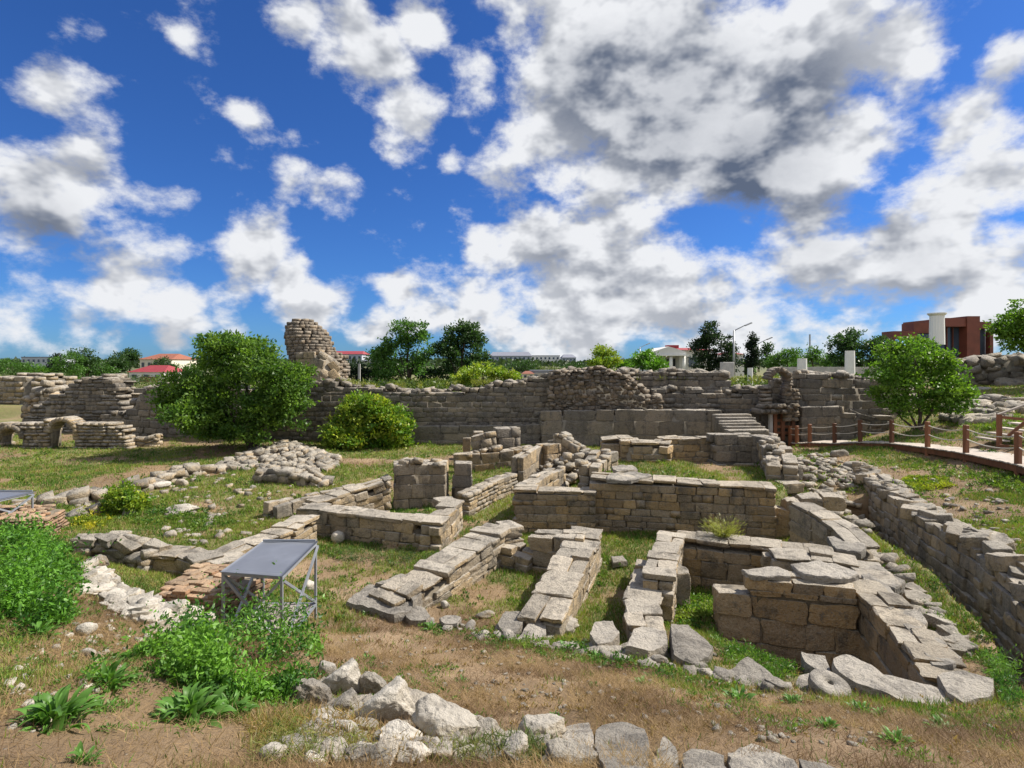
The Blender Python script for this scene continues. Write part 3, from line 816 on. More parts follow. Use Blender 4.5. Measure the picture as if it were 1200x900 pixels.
wall("ruined_wall", "long dark wall behind the ashlar pier, running right to the tall blocks",
     [(536,532,.95), (565,530,1.0), (600,527,1.05), (625,522,1.1)],
     .5, .3, (.4, .8), M_gold, ragged=.15, jit=.04, crest=5, crest_s=(.1,.25), topnoise=.03)
wall("ruined_wall", "tall golden slab wall seen end on, slanting top, centre left",
     [(607,535,1.22), (616,529,1.28), (628,522,1.34)],
     .42, .4, (.5, .9), M_lime, ragged=0, jit=.03, topnoise=.02)
wall("ruined_wall", "tall narrow block pier right of the slanting slab wall",
     [(636,521,1.38), (652,519,1.38)],
     .5, .38, (.45, .6), M_gold, ragged=0, jit=.03, topnoise=.02)
wall("ruined_wall", "broken rubble corner with stacked grey blocks right of the narrow block pier",
     [(640,511,1.55), (660,510,1.6), (668,516,1.45), (680,523,1.3)],
     .5, .26, (.3, .55), M_field, ragged=.4, jit=.07, crest=5, crest_s=(.1,.25), topnoise=.05)
wall("ruined_wall", "square grey pier of large blocks against the foot of the fortress wall",
     [(583,501,1.75), (607,500,1.75)],
     .6, .4, (.5, .7), M_grey, ragged=0, jit=.03, topnoise=.01)
wall("ruined_wall", "pale weathered wall end beside the square grey pier",
     [(556,510,1.5), (568,507,1.6), (580,505,1.65)],
     .4, .26, (.3, .5), M_lime, ragged=.2, jit=.05, topnoise=.02)
wall("ruined_wall", "stack of dark slabs and blocks in the middle, left end of the inner terrace",
     [(690,545,1.3), (704,532,1.45), (716,528,1.5)],
     .6, .26, (.35, .6), M_field, ragged=.25, jit=.06, crest=5, crest_s=(.1,.25), topnoise=.04)
wall("ruined_wall", "low dark line of tumbled blocks left of the terrace in front of the back wall",
     [(676,532,1.1), (690,529,1.15), (705,531,1.2)],
     .5, .2, (.3, .55), M_field, ragged=.3, jit=.08, topnoise=.05)
wall("ruined_wall", "low kerb of flat stones on the terrace below the back wall",
     [(735,541,.98), (790,543,.98), (850,543,.98), (905,545,.98)],
     .4, .12, (.4, .8), M_lime, ragged=.2, jit=.04, topnoise=.02)
wall("ruined_wall", "stub wall of four blocks joining the left low wall to the middle wall",
     [(566,634,.42), (600,640,.42), (625,648,.36)],
     .5, .2, (.3, .6), M_lime, ragged=.35, jit=.06, topnoise=.04)
wall("ruined_wall", "squat block wall with pitted top at the upper end of the middle low wall",
     [(632,624,.72), (660,626,.74), (686,628,.74)],
     .55, .28, (.32, .6), M_lime, ragged=.05, jit=.03, topnoise=.03)
wall("retaining_wall", "long retaining wall of rounded rubble stones above the dark trench on the right",
     [p for p in RW], .55, .2, (.22, .46), M_field, worldpath=True, ragged=.3, jit=.075, topnoise=.06, batter=.10, crest=9, crest_s=(.14,.36), cat='retaining wall')
wall("ruined_wall", "loose stone wall across the left meadow, running from the left edge to the rubble heap",
     [(-20,592,.5), (50,583,.55), (110,577,.58), (150,566,.6), (200,552,.6), (232,545,.6), (300,541,.5)],
     .7, .22, (.25, .55), M_field, rough=True, ragged=.3, jit=.06, topnoise=.09)
wall("ruined_wall", "crumbled wall stub under the leafy shrub on the left meadow",
     [(60,607,.5), (90,598,.6), (115,590,.62)],
     .6, .2, (.25, .5), M_field, rough=True, ragged=.35, jit=.08, topnoise=.08)
wall("ruined_wall", "stone row with pale tops above the dirt hollow on the left",
     [(97,626,.95), (130,626,.92), (165,638,.8), (185,645,.72)],
     .5, .2, (.25, .5), M_field, rough=True, ragged=.15, jit=.06, topnoise=.05)
wall("ruined_wall", "flat slab row continuing the pale stone row towards the brick platform",
     [(190,648,.62), (222,650,.6), (250,662,.58), (285,652,.56)],
     .5, .2, (.35, .7), M_lime, ragged=.1, jit=.05, cap=(.4,.8), topnoise=.04)
wall("ruined_wall", "narrow wall rising behind the steel shelter towards the left room corner",
     [(258,652,.5), (300,636,.56), (335,622,.6), (358,608,.62)],
     .55, .15, (.25, .5), M_lime, ragged=.1, jit=.04, cap=(.4,.8), topnoise=.03)
wall("ruined_wall", "line of separate upright blocks left of the left room",
     [(320,590,.62), (345,583,.64), (375,577,.66)],
     .4, .26, (.3, .5), M_field, ragged=.3, jit=.08, topnoise=.04)
wall("ruined_wall", "row of flat stones in the grass leading to the ashlar pier",
     [(375,575,.55), (410,570,.58), (440,566,.6)],
     .45, .16, (.25, .55), M_field, ragged=.3, jit=.08, topnoise=.05)
wall("ruined_wall", "dark outcropping wall under the rubble heap at left centre",
     [(305,548,.75), (330,550,.72), (365,556,.62), (385,562,.5)],
     .6, .2, (.3, .6), M_field, rough=True, ragged=.3, jit=.08, topnoise=.07)

# arches at left
def arch_wall():
    dA = 27.0
    a = WD(-30, 492, dA)
    g = min(hz1(x, dA) for x in (-27, -24, -21, -18)) - .05
    root = empty("arched_wall", (WD(60, 500, dA).x, dA, g), "low stone wall with two small round arches on the left meadow", "arched wall")
    arches = [(20, 513, 12.5, 502), (80, 507, 14.5, 495)]    # centre px, springing py, radius px (outer), crown
    tops = [(-40,497),(0,498),(10,494),(30,497),(52,496),(60,492),(72,489),(86,489),(98,495),(105,496),(140,495),(150,500),(152,512)]
    r = random.Random(3); st = []
    z = g; cut = []
    A = [(WD(px, py, dA).x, WD(px, py, dA).z, rr * dA / F) for px, py, rr, _ in arches]
    A[0] = (A[0][0], WD(0, 513, dA).z, .46); A[1] = (A[1][0], WD(0, 506, dA).z, .54)
    x0 = WD(-40, 0, dA).x; x1 = WD(151, 0, dA).x
    while z < WD(0, 488, dA).z:
        h = r.uniform(.13, .2); x = x0
        while x < x1:
            L = r.uniform(.22, .46); xc = x + L / 2; zc = z + h / 2
            px = 600 + xc * F / dA; py = Y0 + (H - zc) * F / dA
            topy = np.interp(px, [t[0] for t in tops], [t[1] for t in tops])
            ok = py > topy + r.uniform(-1.5, 1)
            for (ax, azz, ar) in A:
                if (xc - ax) ** 2 + max(zc - azz, 0) ** 2 < (ar + .22) ** 2 and zc >= azz: ok = False
                if abs(xc - ax) < ar + .05 and zc < azz: ok = False
            if ok: st.append((Vector((xc, dA + r.uniform(-.03, .03), zc)), (L * 1.02, .7, h * 1.05), r.uniform(-.08, .08), (0, r.uniform(-.08, .08))))
            x += L
        z += h
    for (ax, azz, ar) in A:
        for k in range(11):
            t = math.pi * (k + .5) / 11
            st.append((Vector((ax + (ar + .11) * math.cos(t), dA - .05, azz + (ar + .11) * math.sin(t))), (.21, .78, .19), 0, (0, -t)))
    # the wall's mortar core, with the arches left open
    xs = [x0]
    V = []; Fc = []
    def box(xa, xb, za, zb):
        b = len(V)
        for yy in (dA - .27, dA + .27):
            for (X, Z) in ((xa, za), (xb, za), (xb, zb), (xa, zb)): V.append((X - root.location.x, yy - dA, Z - g))
        for q in ((0, 1, 2, 3), (7, 6, 5, 4), (0, 4, 5, 1), (1, 5, 6, 2), (2, 6, 7, 3), (3, 7, 4, 0)): Fc.append(tuple(b + i for i in q))
    x = x0
    while x < x1 - .05:
        px = 600 + (x + .06) * F / dA
        zt = WD(0, np.interp(px, [t[0] for t in tops], [t[1] for t in tops]) + 3, dA).z
        zl = g - .2
        for (ax, azz, ar) in A:
            dx = abs(x + .06 - ax)
            if dx < ar + .02: zl = azz + math.sqrt(max((ar + .02) ** 2 - dx * dx, 0))
        if zt > zl: box(x, x + .12, zl, zt)
        x += .12
    link("mortar_core", np_mesh("mortar_core", V, Fc), root, M_mortar)
    emit_stones(root, st, M_lime, False, 290, 7.5)
arch_wall()
wall("ruined_wall", "low pale wall stub right of the arched wall, ending under the big tree",
     [D(154,512,27.3), D(175,511,27.4), D(188,509,27.5)], .5, .18, (.25, .5), M_lime, rough=True, jit=.05, topnoise=.05)

def brick_arch():
    dA = 26.2
    c = WD(911, 447, dA)
    g = 2.2
    root = empty("stone_arch", (c.x, dA, g), "small broken arch of thin stones on the wall, by the marble stumps", "arch ruin")
    st = []; r = random.Random(9)
    for k in range(17):
        t = math.radians(-38 + k * 12.5)
        R = .50
        st.append((Vector((c.x + R * math.cos(t), dA, c.z + .0 + R * math.sin(t) * 1.1)), (.22, .7, .125), 0, (0, -t)))
    for k in range(9):
        for q in range(3):
            st.append((Vector((c.x + .42 + q * .2, dA + .1, c.z - .42 - k * .17)), (.26, .6, .16), r.uniform(-.1, .1), (0, 0)))
    for k in range(7):
        st.append((Vector((c.x - .55, dA + .1, c.z - .3 - k * .18)), (.42, .6, .17), r.uniform(-.1, .1), (0, 0)))
    for q in range(6):
        st.append((Vector((c.x - .7 + q * .27, dA - .05, c.z - 1.15 - r.random() * .1)), (.3, .8, .22), r.uniform(-.1, .1), (0, 0)))
        st.append((Vector((c.x - .9 + q * .27, dA - .05, c.z - 1.4)), (.3, .8, .24), r.uniform(-.1, .1), (0, 0)))
    emit_stones(root, st, M_rub, True, 290, 6.5)
brick_arch()

# stairs
def stairs(name, label, p0, p1, n, w_, rise, run_dir, mat):
    """n block steps from p0 (low) to p1 (high), each block full height"""
    root = empty(name, p0, label, "stairs")
    for k in range(n):
        t = (k + .5) / n
        p = p0.lerp(p1, t)
        o = bpy.data.objects.new("step", shared('high' if p0.y < 18 else 'mid', k % 12, mat)); COL.objects.link(o)
        hh = p.z - p0.z + .25
        o.parent = root; o.location = (p.x - p0.x, p.y - p0.y, p.z - p0.z - hh / 2); 
        o.scale = (w_[0], w_[1], hh); o.rotation_euler = (0, 0, run_dir)
    return root
stairs("stone_staircase", "small grey flight of stone steps rising to the fortress wall, beside the dark slab wall", WD(876, 505, 23.2), WD(856, 484, 25.2), 6, (1.75, .42), .15, 0.12, M_grey)
stairs("stone_staircase", "stepped stack of blocks climbing right against the end of the long golden wall", W(873, 618, .25), W(935, 580, 1.05), 4, (.36, .42), .2, -.1, M_gold)
single("stone_block", "large square block beside the top of the block steps, right end of golden wall", W(948, 592, .75), (.5, .5, .5), -.2, M_lime)
single("stone_block", "flat topped block right of the square block near the trench", W(974, 588, .85), (.5, .5, .35), -.2, M_lime)
single("stone_block", "upright squared block standing before the lower capped wall", W(665, 598, .42) , (.66, .42, .62), -.1, M_gold)
single("stone_block", "single cut block on the inner side of the raised step", W(790, 684, .35), (.42, .5, .55), .12, M_lime)
single("stone_block", "tilted block with a white top lying in the shaded pit", W(872, 728, -.28), (.85, .42, .32), -.12, M_lime, tilt=(.06, .08))
single("stone_block", "long golden block half buried in the pit right of the tilted block", W(925, 735, -.30), (.62, .4, .34), -.14, M_gold)
single("stone_block", "pale sawn block sitting on the stub wall between the low walls", W(588, 628, .55), (.42, .34, .2), .1, M_white)
single("stone_block", "tiny upright golden pillar left in the grass below the fortress wall", WD(547, 522, 23.4), (.34, .3, .62), .1, M_gold, 'mid')
single("stone_block", "golden pillar beside the tiny pillar, leaning slightly", WD(560, 518, 22.6), (.42, .36, .85), .1, M_gold, 'mid', tilt=(.05, .04))
single("stone_block", "stub block with flat top at the corner of the left room", W(521, 589, .66), (.5, .45, .22), .5, M_lime)
single("stone_block", "dark boulder like block at the trench head beside the retaining wall", W(925, 553, 1.0), (.55, .5, .45), .3, M_field)
single("stone_block", "stepped flat slab below the dark boulder at the trench head", W(925, 570, .9), (.6, .5, .25), .1, M_field)
single("stone_block", "thin white step stone at the foot of the stub wall", W(600, 657, .1), (.6, .25, .12), -.05, M_lime)

# stone ball and disc stones
def lathe_stone(name, label, loc, r_, hgt, mat, cat, hole=0, tilt=(0, 0)):
    bm = bmesh.new(); n = 40
    if hole:
        prof = [(hole, hgt * .5), (r_ * .96, hgt * .5), (r_, hgt * .3), (r_, -hgt * .4), (r_ * .95, -hgt * .5), (hole, -hgt * .5)]
        rings = []
        for (R, z) in prof:
            rings.append([bm.verts.new((R * math.cos(2 * math.pi * i / n) * (1 + .012 * math.sin(i * 1.7)), R * math.sin(2 * math.pi * i / n) * (1 + .012 * math.cos(i * 2.3)), z)) for i in range(n)])
        for k in range(len(rings)):
            a = rings[k]; b = rings[(k + 1) % len(rings)]
            for i in range(n): bm.faces.new((a[i], a[(i + 1) % n], b[(i + 1) % n], b[i]))
    else:
        bmesh.ops.create_icosphere(bm, subdivisions=4, radius=r_)
        for v in bm.verts: v.co *= 1 + .05 * mnoise.noise(v.co * 6)
        for v in bm.verts: v.co.z *= hgt
    bmesh.ops.recalc_face_normals(bm, faces=bm.faces)
    me = bpy.data.meshes.new(name); bm.to_mesh(me); bm.free()
    for p in me.polygons: p.use_smooth = True
    o = link(name, me, None, mat); o.location = loc; o.rotation_euler = (tilt[0], tilt[1], 0)
    return tag(o, label, cat)
p = G(396, 636); lathe_stone("stone_ball", "pale grey stone ball in the grass below the left room wall", (p.x, p.y, p.z + .12), .16, .95, M_white, "stone ball")
p = G(702, 612); lathe_stone("stone_ball", "bluish stone ball in the shade at the foot of the golden wall", (p.x, p.y, p.z + .16), .2, 1, M_slab, "stone ball")
p = G(972, 812); lathe_stone("millstone", "round flat millstone with a square hole lying at the edge of the pit", (p.x, p.y, p.z + .07), .2, .10, M_slab, "millstone", .035, (.22, .12))

# ---------------------------------------------------------------- flat slabs traced on the ground
def slab(name, label, pts, z, th, mat=None, cat='stone slab', bury=None, tilt=None, group=None):
    mat = mat or M_slab
    P = [W(px, py, z if not callable(z) else z(px, py)) for px, py in pts]
    c = sum(P, Vector()) / len(P)
    bm = bmesh.new()
    # round the traced outline a little, add irregularity
    out = []
    n = len(P)
    for i in range(n):
        a, b = P[i], P[(i + 1) % n]
        L = (b - a).length; k = max(2, int(L / .12))
        for j in range(k):
            q = a.lerp(b, j / k) - c
            q = q * (1 + .035 * mnoise.noise((q + c) * 7))
            if j == 0: q *= .965
            out.append(q)
    top = [bm.verts.new((q.x * .97, q.y * .97, q.z)) for q in out]
    mid = [bm.verts.new((q.x * 1.005, q.y * 1.005, q.z - th * .22)) for q in out]
    bot = [bm.verts.new((q.x * .99, q.y * .99, q.z - th)) for q in out]
    f = bm.faces.new(top)
    m_ = len(out)
    for A, B in ((mid, top), (bot, mid)):
        for i in range(m_): bm.faces.new((A[i], A[(i + 1) % m_], B[(i + 1) % m_], B[i]))
    bm.faces.new(bot[::-1])
    r = bmesh.ops.triangulate(bm, faces=[f])
    fs = [x for x in r['faces']]
    for _ in range(3):
        es = list({e for x in bm.faces for e in x.edges if e.calc_length() > .11})
        if es: bmesh.ops.subdivide_edges(bm, edges=es, cuts=1, use_grid_fill=False)
        bmesh.ops.triangulate(bm, faces=[x for x in bm.faces if len(x.verts) > 3])
    for v in bm.verts:
        w_ = v.co + c
        v.co.z += .045 * mnoise.noise(w_ * 2.3) + .025 * mnoise.noise(w_ * 7) + .012 * mnoise.noise(w_ * 19)
        v.co.x += .012 * mnoise.noise(w_ * 11 + Vector((5, 0, 0))); v.co.y += .012 * mnoise.noise(w_ * 11 + Vector((0, 9, 0)))
    if tilt: bmesh.ops.rotate(bm, verts=bm.verts, cent=(0, 0, 0), matrix=Matrix.Rotation(tilt[0], 3, 'X') @ Matrix.Rotation(tilt[1], 3, 'Y'))
    bmesh.ops.recalc_face_normals(bm, faces=bm.faces)
    me = bpy.data.meshes.new(name); bm.to_mesh(me); bm.free()
    o = link(name, me, None, mat); o.location = c
    return tag(o, label, cat, group)
S_ = slab
S_("stone_slab", "large rounded bedrock slab at the near end of the left low wall", [(402,703),(432,684),(478,686),(486,704),(483,716),(462,722)], .33, .3)
S_("stone_slab", "rough slab joining the bedrock to the left low wall", [(438,683),(470,672),(500,676),(496,694),(484,706),(476,688)], .40, .25)
S_("stone_slab", "rounded flat stone right of the bedrock slab", [(472,718),(482,709),(498,710),(505,720),(500,727),(480,727)], .30, .2)
S_("stone_slab", "small angular flat stone in the grass before the middle room", [(514,722),(530,719),(541,722),(536,731),(520,731)], .26, .15)
S_("stone_slab", "cracked pitted slab left of the middle low wall's near end", [(582,728),(592,715),(612,717),(616,728),(604,742),(590,742)], .38, .22)
S_("stone_slab", "sunken pitted slab below the near end of the middle low wall", [(604,750),(618,732),(640,728),(640,745),(624,760)], .38, .22)
S_("stone_slab", "rounded slab between the middle and right low walls", [(690,745),(697,728),(718,728),(727,742),(718,754),(700,756)], .48, .25)
S_("stone_slab", "flat low slab sunk in weeds under the rounded slab", [(684,760),(700,756),(730,757),(728,766),(700,768)], .45, .15)
S_("stone_slab", "broad cracked slab at the near end of the right hand long wall", [(732,758),(742,740),(752,733),(782,738),(783,755),(760,764)], .60, .3)
S_("stone_slab", "large smooth tilted slab right of the long wall, dark hollow under its corner", [(785,736),(806,735),(838,756),(832,768),(812,776),(788,766)], .60, .25, tilt=(.10, .05))
S_("stone_slab", "long pointed slab lying in the weeds before the pit", [(852,788),(876,772),(921,800),(914,806),(880,802)], .66, .22, tilt=(.1, .04))
S_("stone_slab", "low broken slab under the smooth tilted slab", [(790,774),(815,778),(838,788),(828,798),(795,786)], .5, .15)
S_("stone_slab", "biggest diagonal capping slab across the foot of the pit", [(972,768),(995,768),(1035,790),(1096,803),(1128,820),(1115,827),(1060,823),(1008,805),(982,790)], .72, .3)
S_("stone_slab", "grey slab left of the diagonal capping slab", [(938,764),(967,767),(976,788),(955,783),(942,774)], .62, .2)
S_("stone_slab", "narrow block wedged under the diagonal capping slab", [(1070,815),(1100,822),(1112,832),(1105,842),(1080,832)], .60, .22)
S_("stone_slab", "wide pale slab at the right foot of the pit wall", [(1097,788),(1112,784),(1165,795),(1164,815),(1130,822),(1108,808)], .78, .2)
S_("stone_slab", "split pale slab right of the wide slab's foot", [(1120,826),(1160,820),(1170,832),(1140,836)], .68, .15)
S_("stone_slab", "low flat slab at the lower right beside the tall weeds", [(1128,838),(1175,832),(1185,845),(1150,850)], .72, .12)
S_("stone_slab", "smooth sunken stone beside the millstone", [(936,792),(950,790),(955,806),(945,816),(932,806)], .66, .15)
S_("stone_slab", "flat ledge slab on the pit wall, nearest the pit corner", [(1012,690),(1038,684),(1060,702),(1044,716)], .80, .12)
S_("stone_slab", "second ledge slab along the pit wall", [(1044,718),(1064,708),(1088,728),(1070,744)], .78, .12)
S_("stone_slab", "third ledge slab along the pit wall, split at its end", [(1070,752),(1098,748),(1128,770),(1118,782),(1092,778)], .76, .14)
S_("stone_slab", "thin split slab crowning the golden pit wall", [(868,667),(900,664),(925,667),(928,675),(880,674)], .99, .08)
S_("stone_slab", "long thin capping slab at the right end of the golden pit wall", [(925,660),(960,657),(1000,666),(1008,673),(985,678),(940,672)], 1.02, .09)
S_("stone_slab", "flat slab beyond the corner, edging the grassy ledge", [(1000,660),(1030,664),(1062,682),(1050,690),(1012,680)], .80, .12)
S_("stone_slab", "flat slab at the near end of the stepping coping", [(968,628),(1000,628),(1016,640),(1010,648),(980,644)], .78, .15)
S_("stone_slab", "pale slab in the grass beyond the middle low wall", [(716,652),(730,650),(736,658),(718,660)], .15, .1)
S_("stone_slab", "flat dark slab near the stacked slabs on the terrace", [(716,547),(742,544),(748,550),(724,553)], 1.25, .12)
S_("stone_slab", "foremost dark slab in front of the stacked slabs", [(712,556),(745,553),(765,557),(740,562),(710,561)], 1.4, .1)
# flat stones along the bottom edge
BE = [([(656,862),(668,843),(690,846),(697,870),(690,884),(668,886)], "grey flat stone, leftmost in the row of flat edge stones at the bottom"),
      ([(696,868),(704,850),(728,848),(757,856),(764,876),(758,902),(712,908),(700,888)], "largest flat stone in the bottom edge row, deep crack on its left"),
      ([(766,884),(778,863),(790,870),(797,898),(794,912),(762,912)], "rounded flat stone right of the largest edge stone"),
      ([(798,882),(822,877),(845,884),(852,905),(842,914),(802,914)], "broad low flat stone near the bottom centre edge"),
      ([(850,882),(880,870),(905,878),(930,890),(940,914),(858,914)], "long grey flat stone at the right end of the bottom edge row"),
      ([(936,894),(962,886),(985,896),(990,914),(945,914)], "last sunken flat stone of the bottom edge row")]
for pts, lab in BE:
    cx = sum(p[0] for p in pts) / len(pts); cy = min(sum(p[1] for p in pts) / len(pts), 899)
    S_("stone_slab", lab, pts, lambda a, b: G(a, b).z + .15, .35, M_slab)

# ---------------------------------------------------------------- boulders
ROCKS = []
def rock_mesh(seed, sub, mat):
    bm = bmesh.new(); bmesh.ops.create_icosphere(bm, subdivisions=sub, radius=.5)
    r = random.Random(seed)
    planes = [(Vector((r.gauss(0, 1), r.gauss(0, 1), r.gauss(0, 1))).normalized(), r.uniform(.26, .42)) for _ in range(9)]
    for v in bm.verts:
        p = v.co.copy()
        for n_, d_ in planes:
            k = p.dot(n_) - d_
            if k > 0: p -= n_ * k * .88
        q = v.co * 2 + Vector((seed * 3.1, 0, 0))
        p *= 1 + .16 * mnoise.noise(q) + .09 * mnoise.noise(q * 2.7) + (.05 * mnoise.noise(q * 6.5) + .03 * mnoise.noise(q * 13) if sub > 3 else 0)
        v.co = p
    me = bpy.data.meshes.new("rock"); bm.to_mesh(me); bm.free()
    for p in me.polygons: p.use_smooth = True
    me.materials.append(mat)
    return me
RM = {}
def rock(label, px, py, wpx, hpx, mat=None, name="boulder", cat="boulder", lift=.0, rz=None, group=None, depthk=.85, hi=None):
    mat = mat or M_white
    g = G(px, py)
    d = g.y
    w_ = wpx * d / F; h_ = hpx * d / F
    hi = (wpx > 26) if hi is None else hi
    seed = random.randrange(8)
    k = (seed, hi, mat.name)
    if k not in RM: RM[k] = rock_mesh(seed + 1, 5 if hi else 3, mat)
    o = bpy.data.objects.new(name, RM[k]); COL.objects.link(o)
    o.location = (g.x, d + w_ * .2, g.z + h_ * .25 + lift)
    o.scale = (w_ * 1.32, w_ * 1.2 * depthk * random.uniform(.9, 1.1), h_ * 1.35)
    o.rotation_euler = (random.uniform(-.15, .15), random.uniform(-.15, .15), random.uniform(-.5, .5) if rz is None else rz)
    return tag(o, label, cat, group)
R_ = rock
R_("biggest white boulder of the foreground heap, cracked across its face", 455, 850, 62, 46)
R_("broad white boulder right of the biggest one, rusty patch at its right end", 522, 868, 66, 44)
R_("upper left white boulder of the heap above the grey cut stone", 402, 812, 44, 34)
R_("pointed pale stone standing on top of the heap behind the biggest boulder", 437, 818, 30, 28, M_field)
R_("pitted white stone between the grey cut stone and the biggest boulder", 405, 838, 34, 24)
R_("long low stone linking the two largest white boulders", 487, 838, 46, 22, M_field)
R_("grey smooth cut stone half buried left of the white heap", 363, 826, 36, 26, M_slab)
R_("slab shaped stone at the bottom of the heap under the biggest boulder", 467, 880, 46, 30)
R_("small knobbly stone beneath the broad boulder", 508, 886, 24, 16)
R_("rough stone at the lower left of the heap, half in dry grass", 400, 868, 30, 22)
R_("small stone below the pitted one beside dry stems", 378, 858, 22, 16)
R_("pale stone low in the grass under the heap, bottom left", 318, 895, 26, 22)
R_("small white stone at the bottom left next to weeds", 318, 874, 14, 10)
R_("squat stone with greenish foot near the bottom edge", 368, 898, 22, 14)
R_("low stone at the bottom edge below the heap", 430, 893, 28, 16)
R_("mid sized stone below the slab shaped one", 487, 898, 30, 18)
R_("grey lumpy stone right of the broad white boulder", 572, 872, 32, 24, M_field)
R_("bluish knobbly stone between the broad boulder and the white pair", 588, 890, 30, 22, M_field)
R_("pale boulder with sharp crest at the bottom centre", 637, 872, 44, 34)
R_("white boulder left of the crested one, touching the bottom edge", 606, 894, 36, 30)
R_("low rough stone right of the crested boulder, before the flat edge stones", 672, 896, 50, 20, M_field)
R_("small stone on top of the row beside the crested boulder", 560, 853, 18, 12, M_field)
R_("upright small stone at the left top of the heap", 383, 793, 18, 20)
R_("pale cobble left of the heap in dry grass", 372, 845, 16, 12)
R_("pitted grey boulder with shaded foot at the end of the middle low wall", 658, 742, 36, 18, M_white)
R_("small dark half buried stone in the middle room entrance", 568, 725, 18, 9, M_field)
R_("tiny white stone standing beside the angular flat stone", 521, 713, 9, 9)
R_("small round stone under the smooth tilted slab", 774, 780, 16, 12, M_slab)
R_("pale lump behind the steel shelter's right leg", 363, 693, 14, 14)
R_("round grey boulder above the pale ridge, at the edge of the green weeds", 107, 668, 28, 16, M_field)
R_("grey boulder under the round one at the top of the pale ridge", 118, 680, 14, 14, M_field)
R_("white flat rock lying above the brown slope at left", 100, 697, 30, 10)
R_("wide white stone at the right tip of the pale ridge", 228, 735, 34, 16)
R_("round white stone near the tip of the pale ridge", 193, 715, 16, 16)
R_("loose white rock alone on the brown slope at left", 99, 745, 18, 14)
R_("second loose white rock on the brown slope, lower", 101, 773, 16, 12)
R_("lone dark boulder in the green meadow", 212, 570, 16, 9, M_field)
R_("long pale boulder pair in the meadow before the dirt hollow", 210, 603, 30, 10)
R_("white boulder in meadow left of the long pale pair", 186, 572, 20, 9)
R_("squat pale boulder above the pale stone row", 150, 605, 10, 12)
R_("pale boulder on the meadow by the slab row", 198, 630, 14, 9)
R_("split stone at the trench head below the boardwalk", 985, 535, 16, 9, M_field)
R_("flat stone in the dry grass above the trench, left", 962, 547, 16, 6, M_field)
R_("grey stone group at the head of the retaining wall", 1008, 552, 24, 12, M_field)
# rocky ridge to the right
for (px, py, ww, hh, lab) in [(1150,470,60,26,"long grey outcrop below the ridge right of the multi stemmed tree"),(1132,452,44,40,"dark cliff face of the ridge beside the tree crown"),
        (1190,462,50,40,"rounded grey outcrop at the right edge below the leafy branch"),(1165,445,60,36,"dark middle hump of the rocky ridge"),(1205,438,50,40,"upper right end of the rocky ridge")]:
    d = 27 + (480 - py) * .18
    p = WD(px, py, d)
    k = (px % 7, True, M_grey.name)
    if k not in RM: RM[k] = rock_mesh(px % 7 + 31, 5, M_grey)
    o = bpy.data.objects.new("rock_outcrop", RM[k]); COL.objects.link(o); o.location = p; o.scale = (ww * d / F * 1.2, 2.2, hh * d / F * 1.25); o.rotation_euler = (0, 0, random.uniform(-.3, .3))
    tag(o, lab, "rock outcrop")
wall("fortress_wall", "rocky wall crest on the ridge in front of the rust red pavilion",
     [D(1118,422,32), D(1140,419,31.5), D(1170,416,31), D(1215,415,30.5)], 2.0, .4, (.4, .9), M_grey, rough=True, core=M_dmortar, jit=.08, topnoise=.15, base=2.6, cat='fortress wall', level=True)

# pale ridge of small stones at left, rubble heaps, scattered stones: many of a kind
def stone_heap(name, label, poly, n, size, mat, h=.15, cat='stone heap', ridge=None, limit=290, minpx=9):
    xs = [p[0] for p in poly]; ys = [p[1] for p in poly]
    pp = []
    r = random.Random(sum(map(ord, label)))
    P = poly
    tries = 0
    while len(pp) < n and tries < n * 30:
        tries += 1
        x = r.uniform(min(xs), max(xs)); y = r.uniform(min(ys), max(ys))
        sd = float(sd_poly(np.array([x]), np.array([y]), P)[0])
        if sd < 0: pp.append((x, y, -sd))
    root0 = G(sum(xs) / len(xs), sum(ys) / len(ys))
    root = empty(name, root0, label, cat)
    st = []
    for (x, y, sd) in pp:
        g = G(x, y); s = r.uniform(*size)
        st.append((Vector((g.x, g.y, g.z + min(sd / 14, 1) * h * r.uniform(.2, 1) + s * .12)), (s * r.uniform(1, 1.5), s, s * r.uniform(.5, .85)), r.uniform(0, 3), (r.uniform(-.3, .3), r.uniform(-.3, .3))))
    emit_stones(root, st, mat, True, limit, minpx)
stone_heap("stone_ridge", "pale ridge of weathered stones running down from the green weeds to the big weed patch",
           [(96,668),(112,672),(135,690),(165,705),(200,722),(240,736),(232,746),(190,742),(150,725),(118,705),(98,690)], 230, (.07, .22), M_white, .12, limit=280)
stone_heap("rubble_heap", "fan shaped heap of grey rubble between the big tree and the round bush",
           [(250,548),(300,528),(335,517),(352,524),(385,533),(400,540),(380,556),(340,552),(300,552)], 520, (.12, .32), M_field, .35)
stone_heap("rubble_heap", "loose rubble below the boardwalk at the trench head",
           [(925,538),(960,530),(985,540),(1015,560),(1000,580),(985,575),(960,560),(935,550)], 150, (.07, .22), M_field, .1)
stone_heap("rubble_heap", "chips heaped on the lower capped wall's inner side",
           [(612,566),(640,550),(690,548),(694,568),(660,574)], 150, (.1, .26), M_field, .9)
stone_heap("rubble_heap", "white boulder heap infill of small stones at the bottom centre",
           [(375,800),(420,815),(470,845),(560,865),(640,885),(650,899),(430,899),(350,899),(330,880),(370,850)], 170, (.05, .14), M_field, .0)
stone_heap("rubble_heap", "tumbled stones along the crest behind the retaining wall",
           [(1010,548),(1045,560),(1100,600),(1160,650),(1199,690),(1199,720),(1150,690),(1090,640),(1050,600)], 200, (.07, .24), M_field, .04)
stone_heap("rubble_heap", "stones strewn over the slope below the rocky ridge",
           [(1105,478),(1150,470),(1199,470),(1199,490),(1150,500),(1110,495)], 70, (.2, .6), M_field, .04, minpx=7)
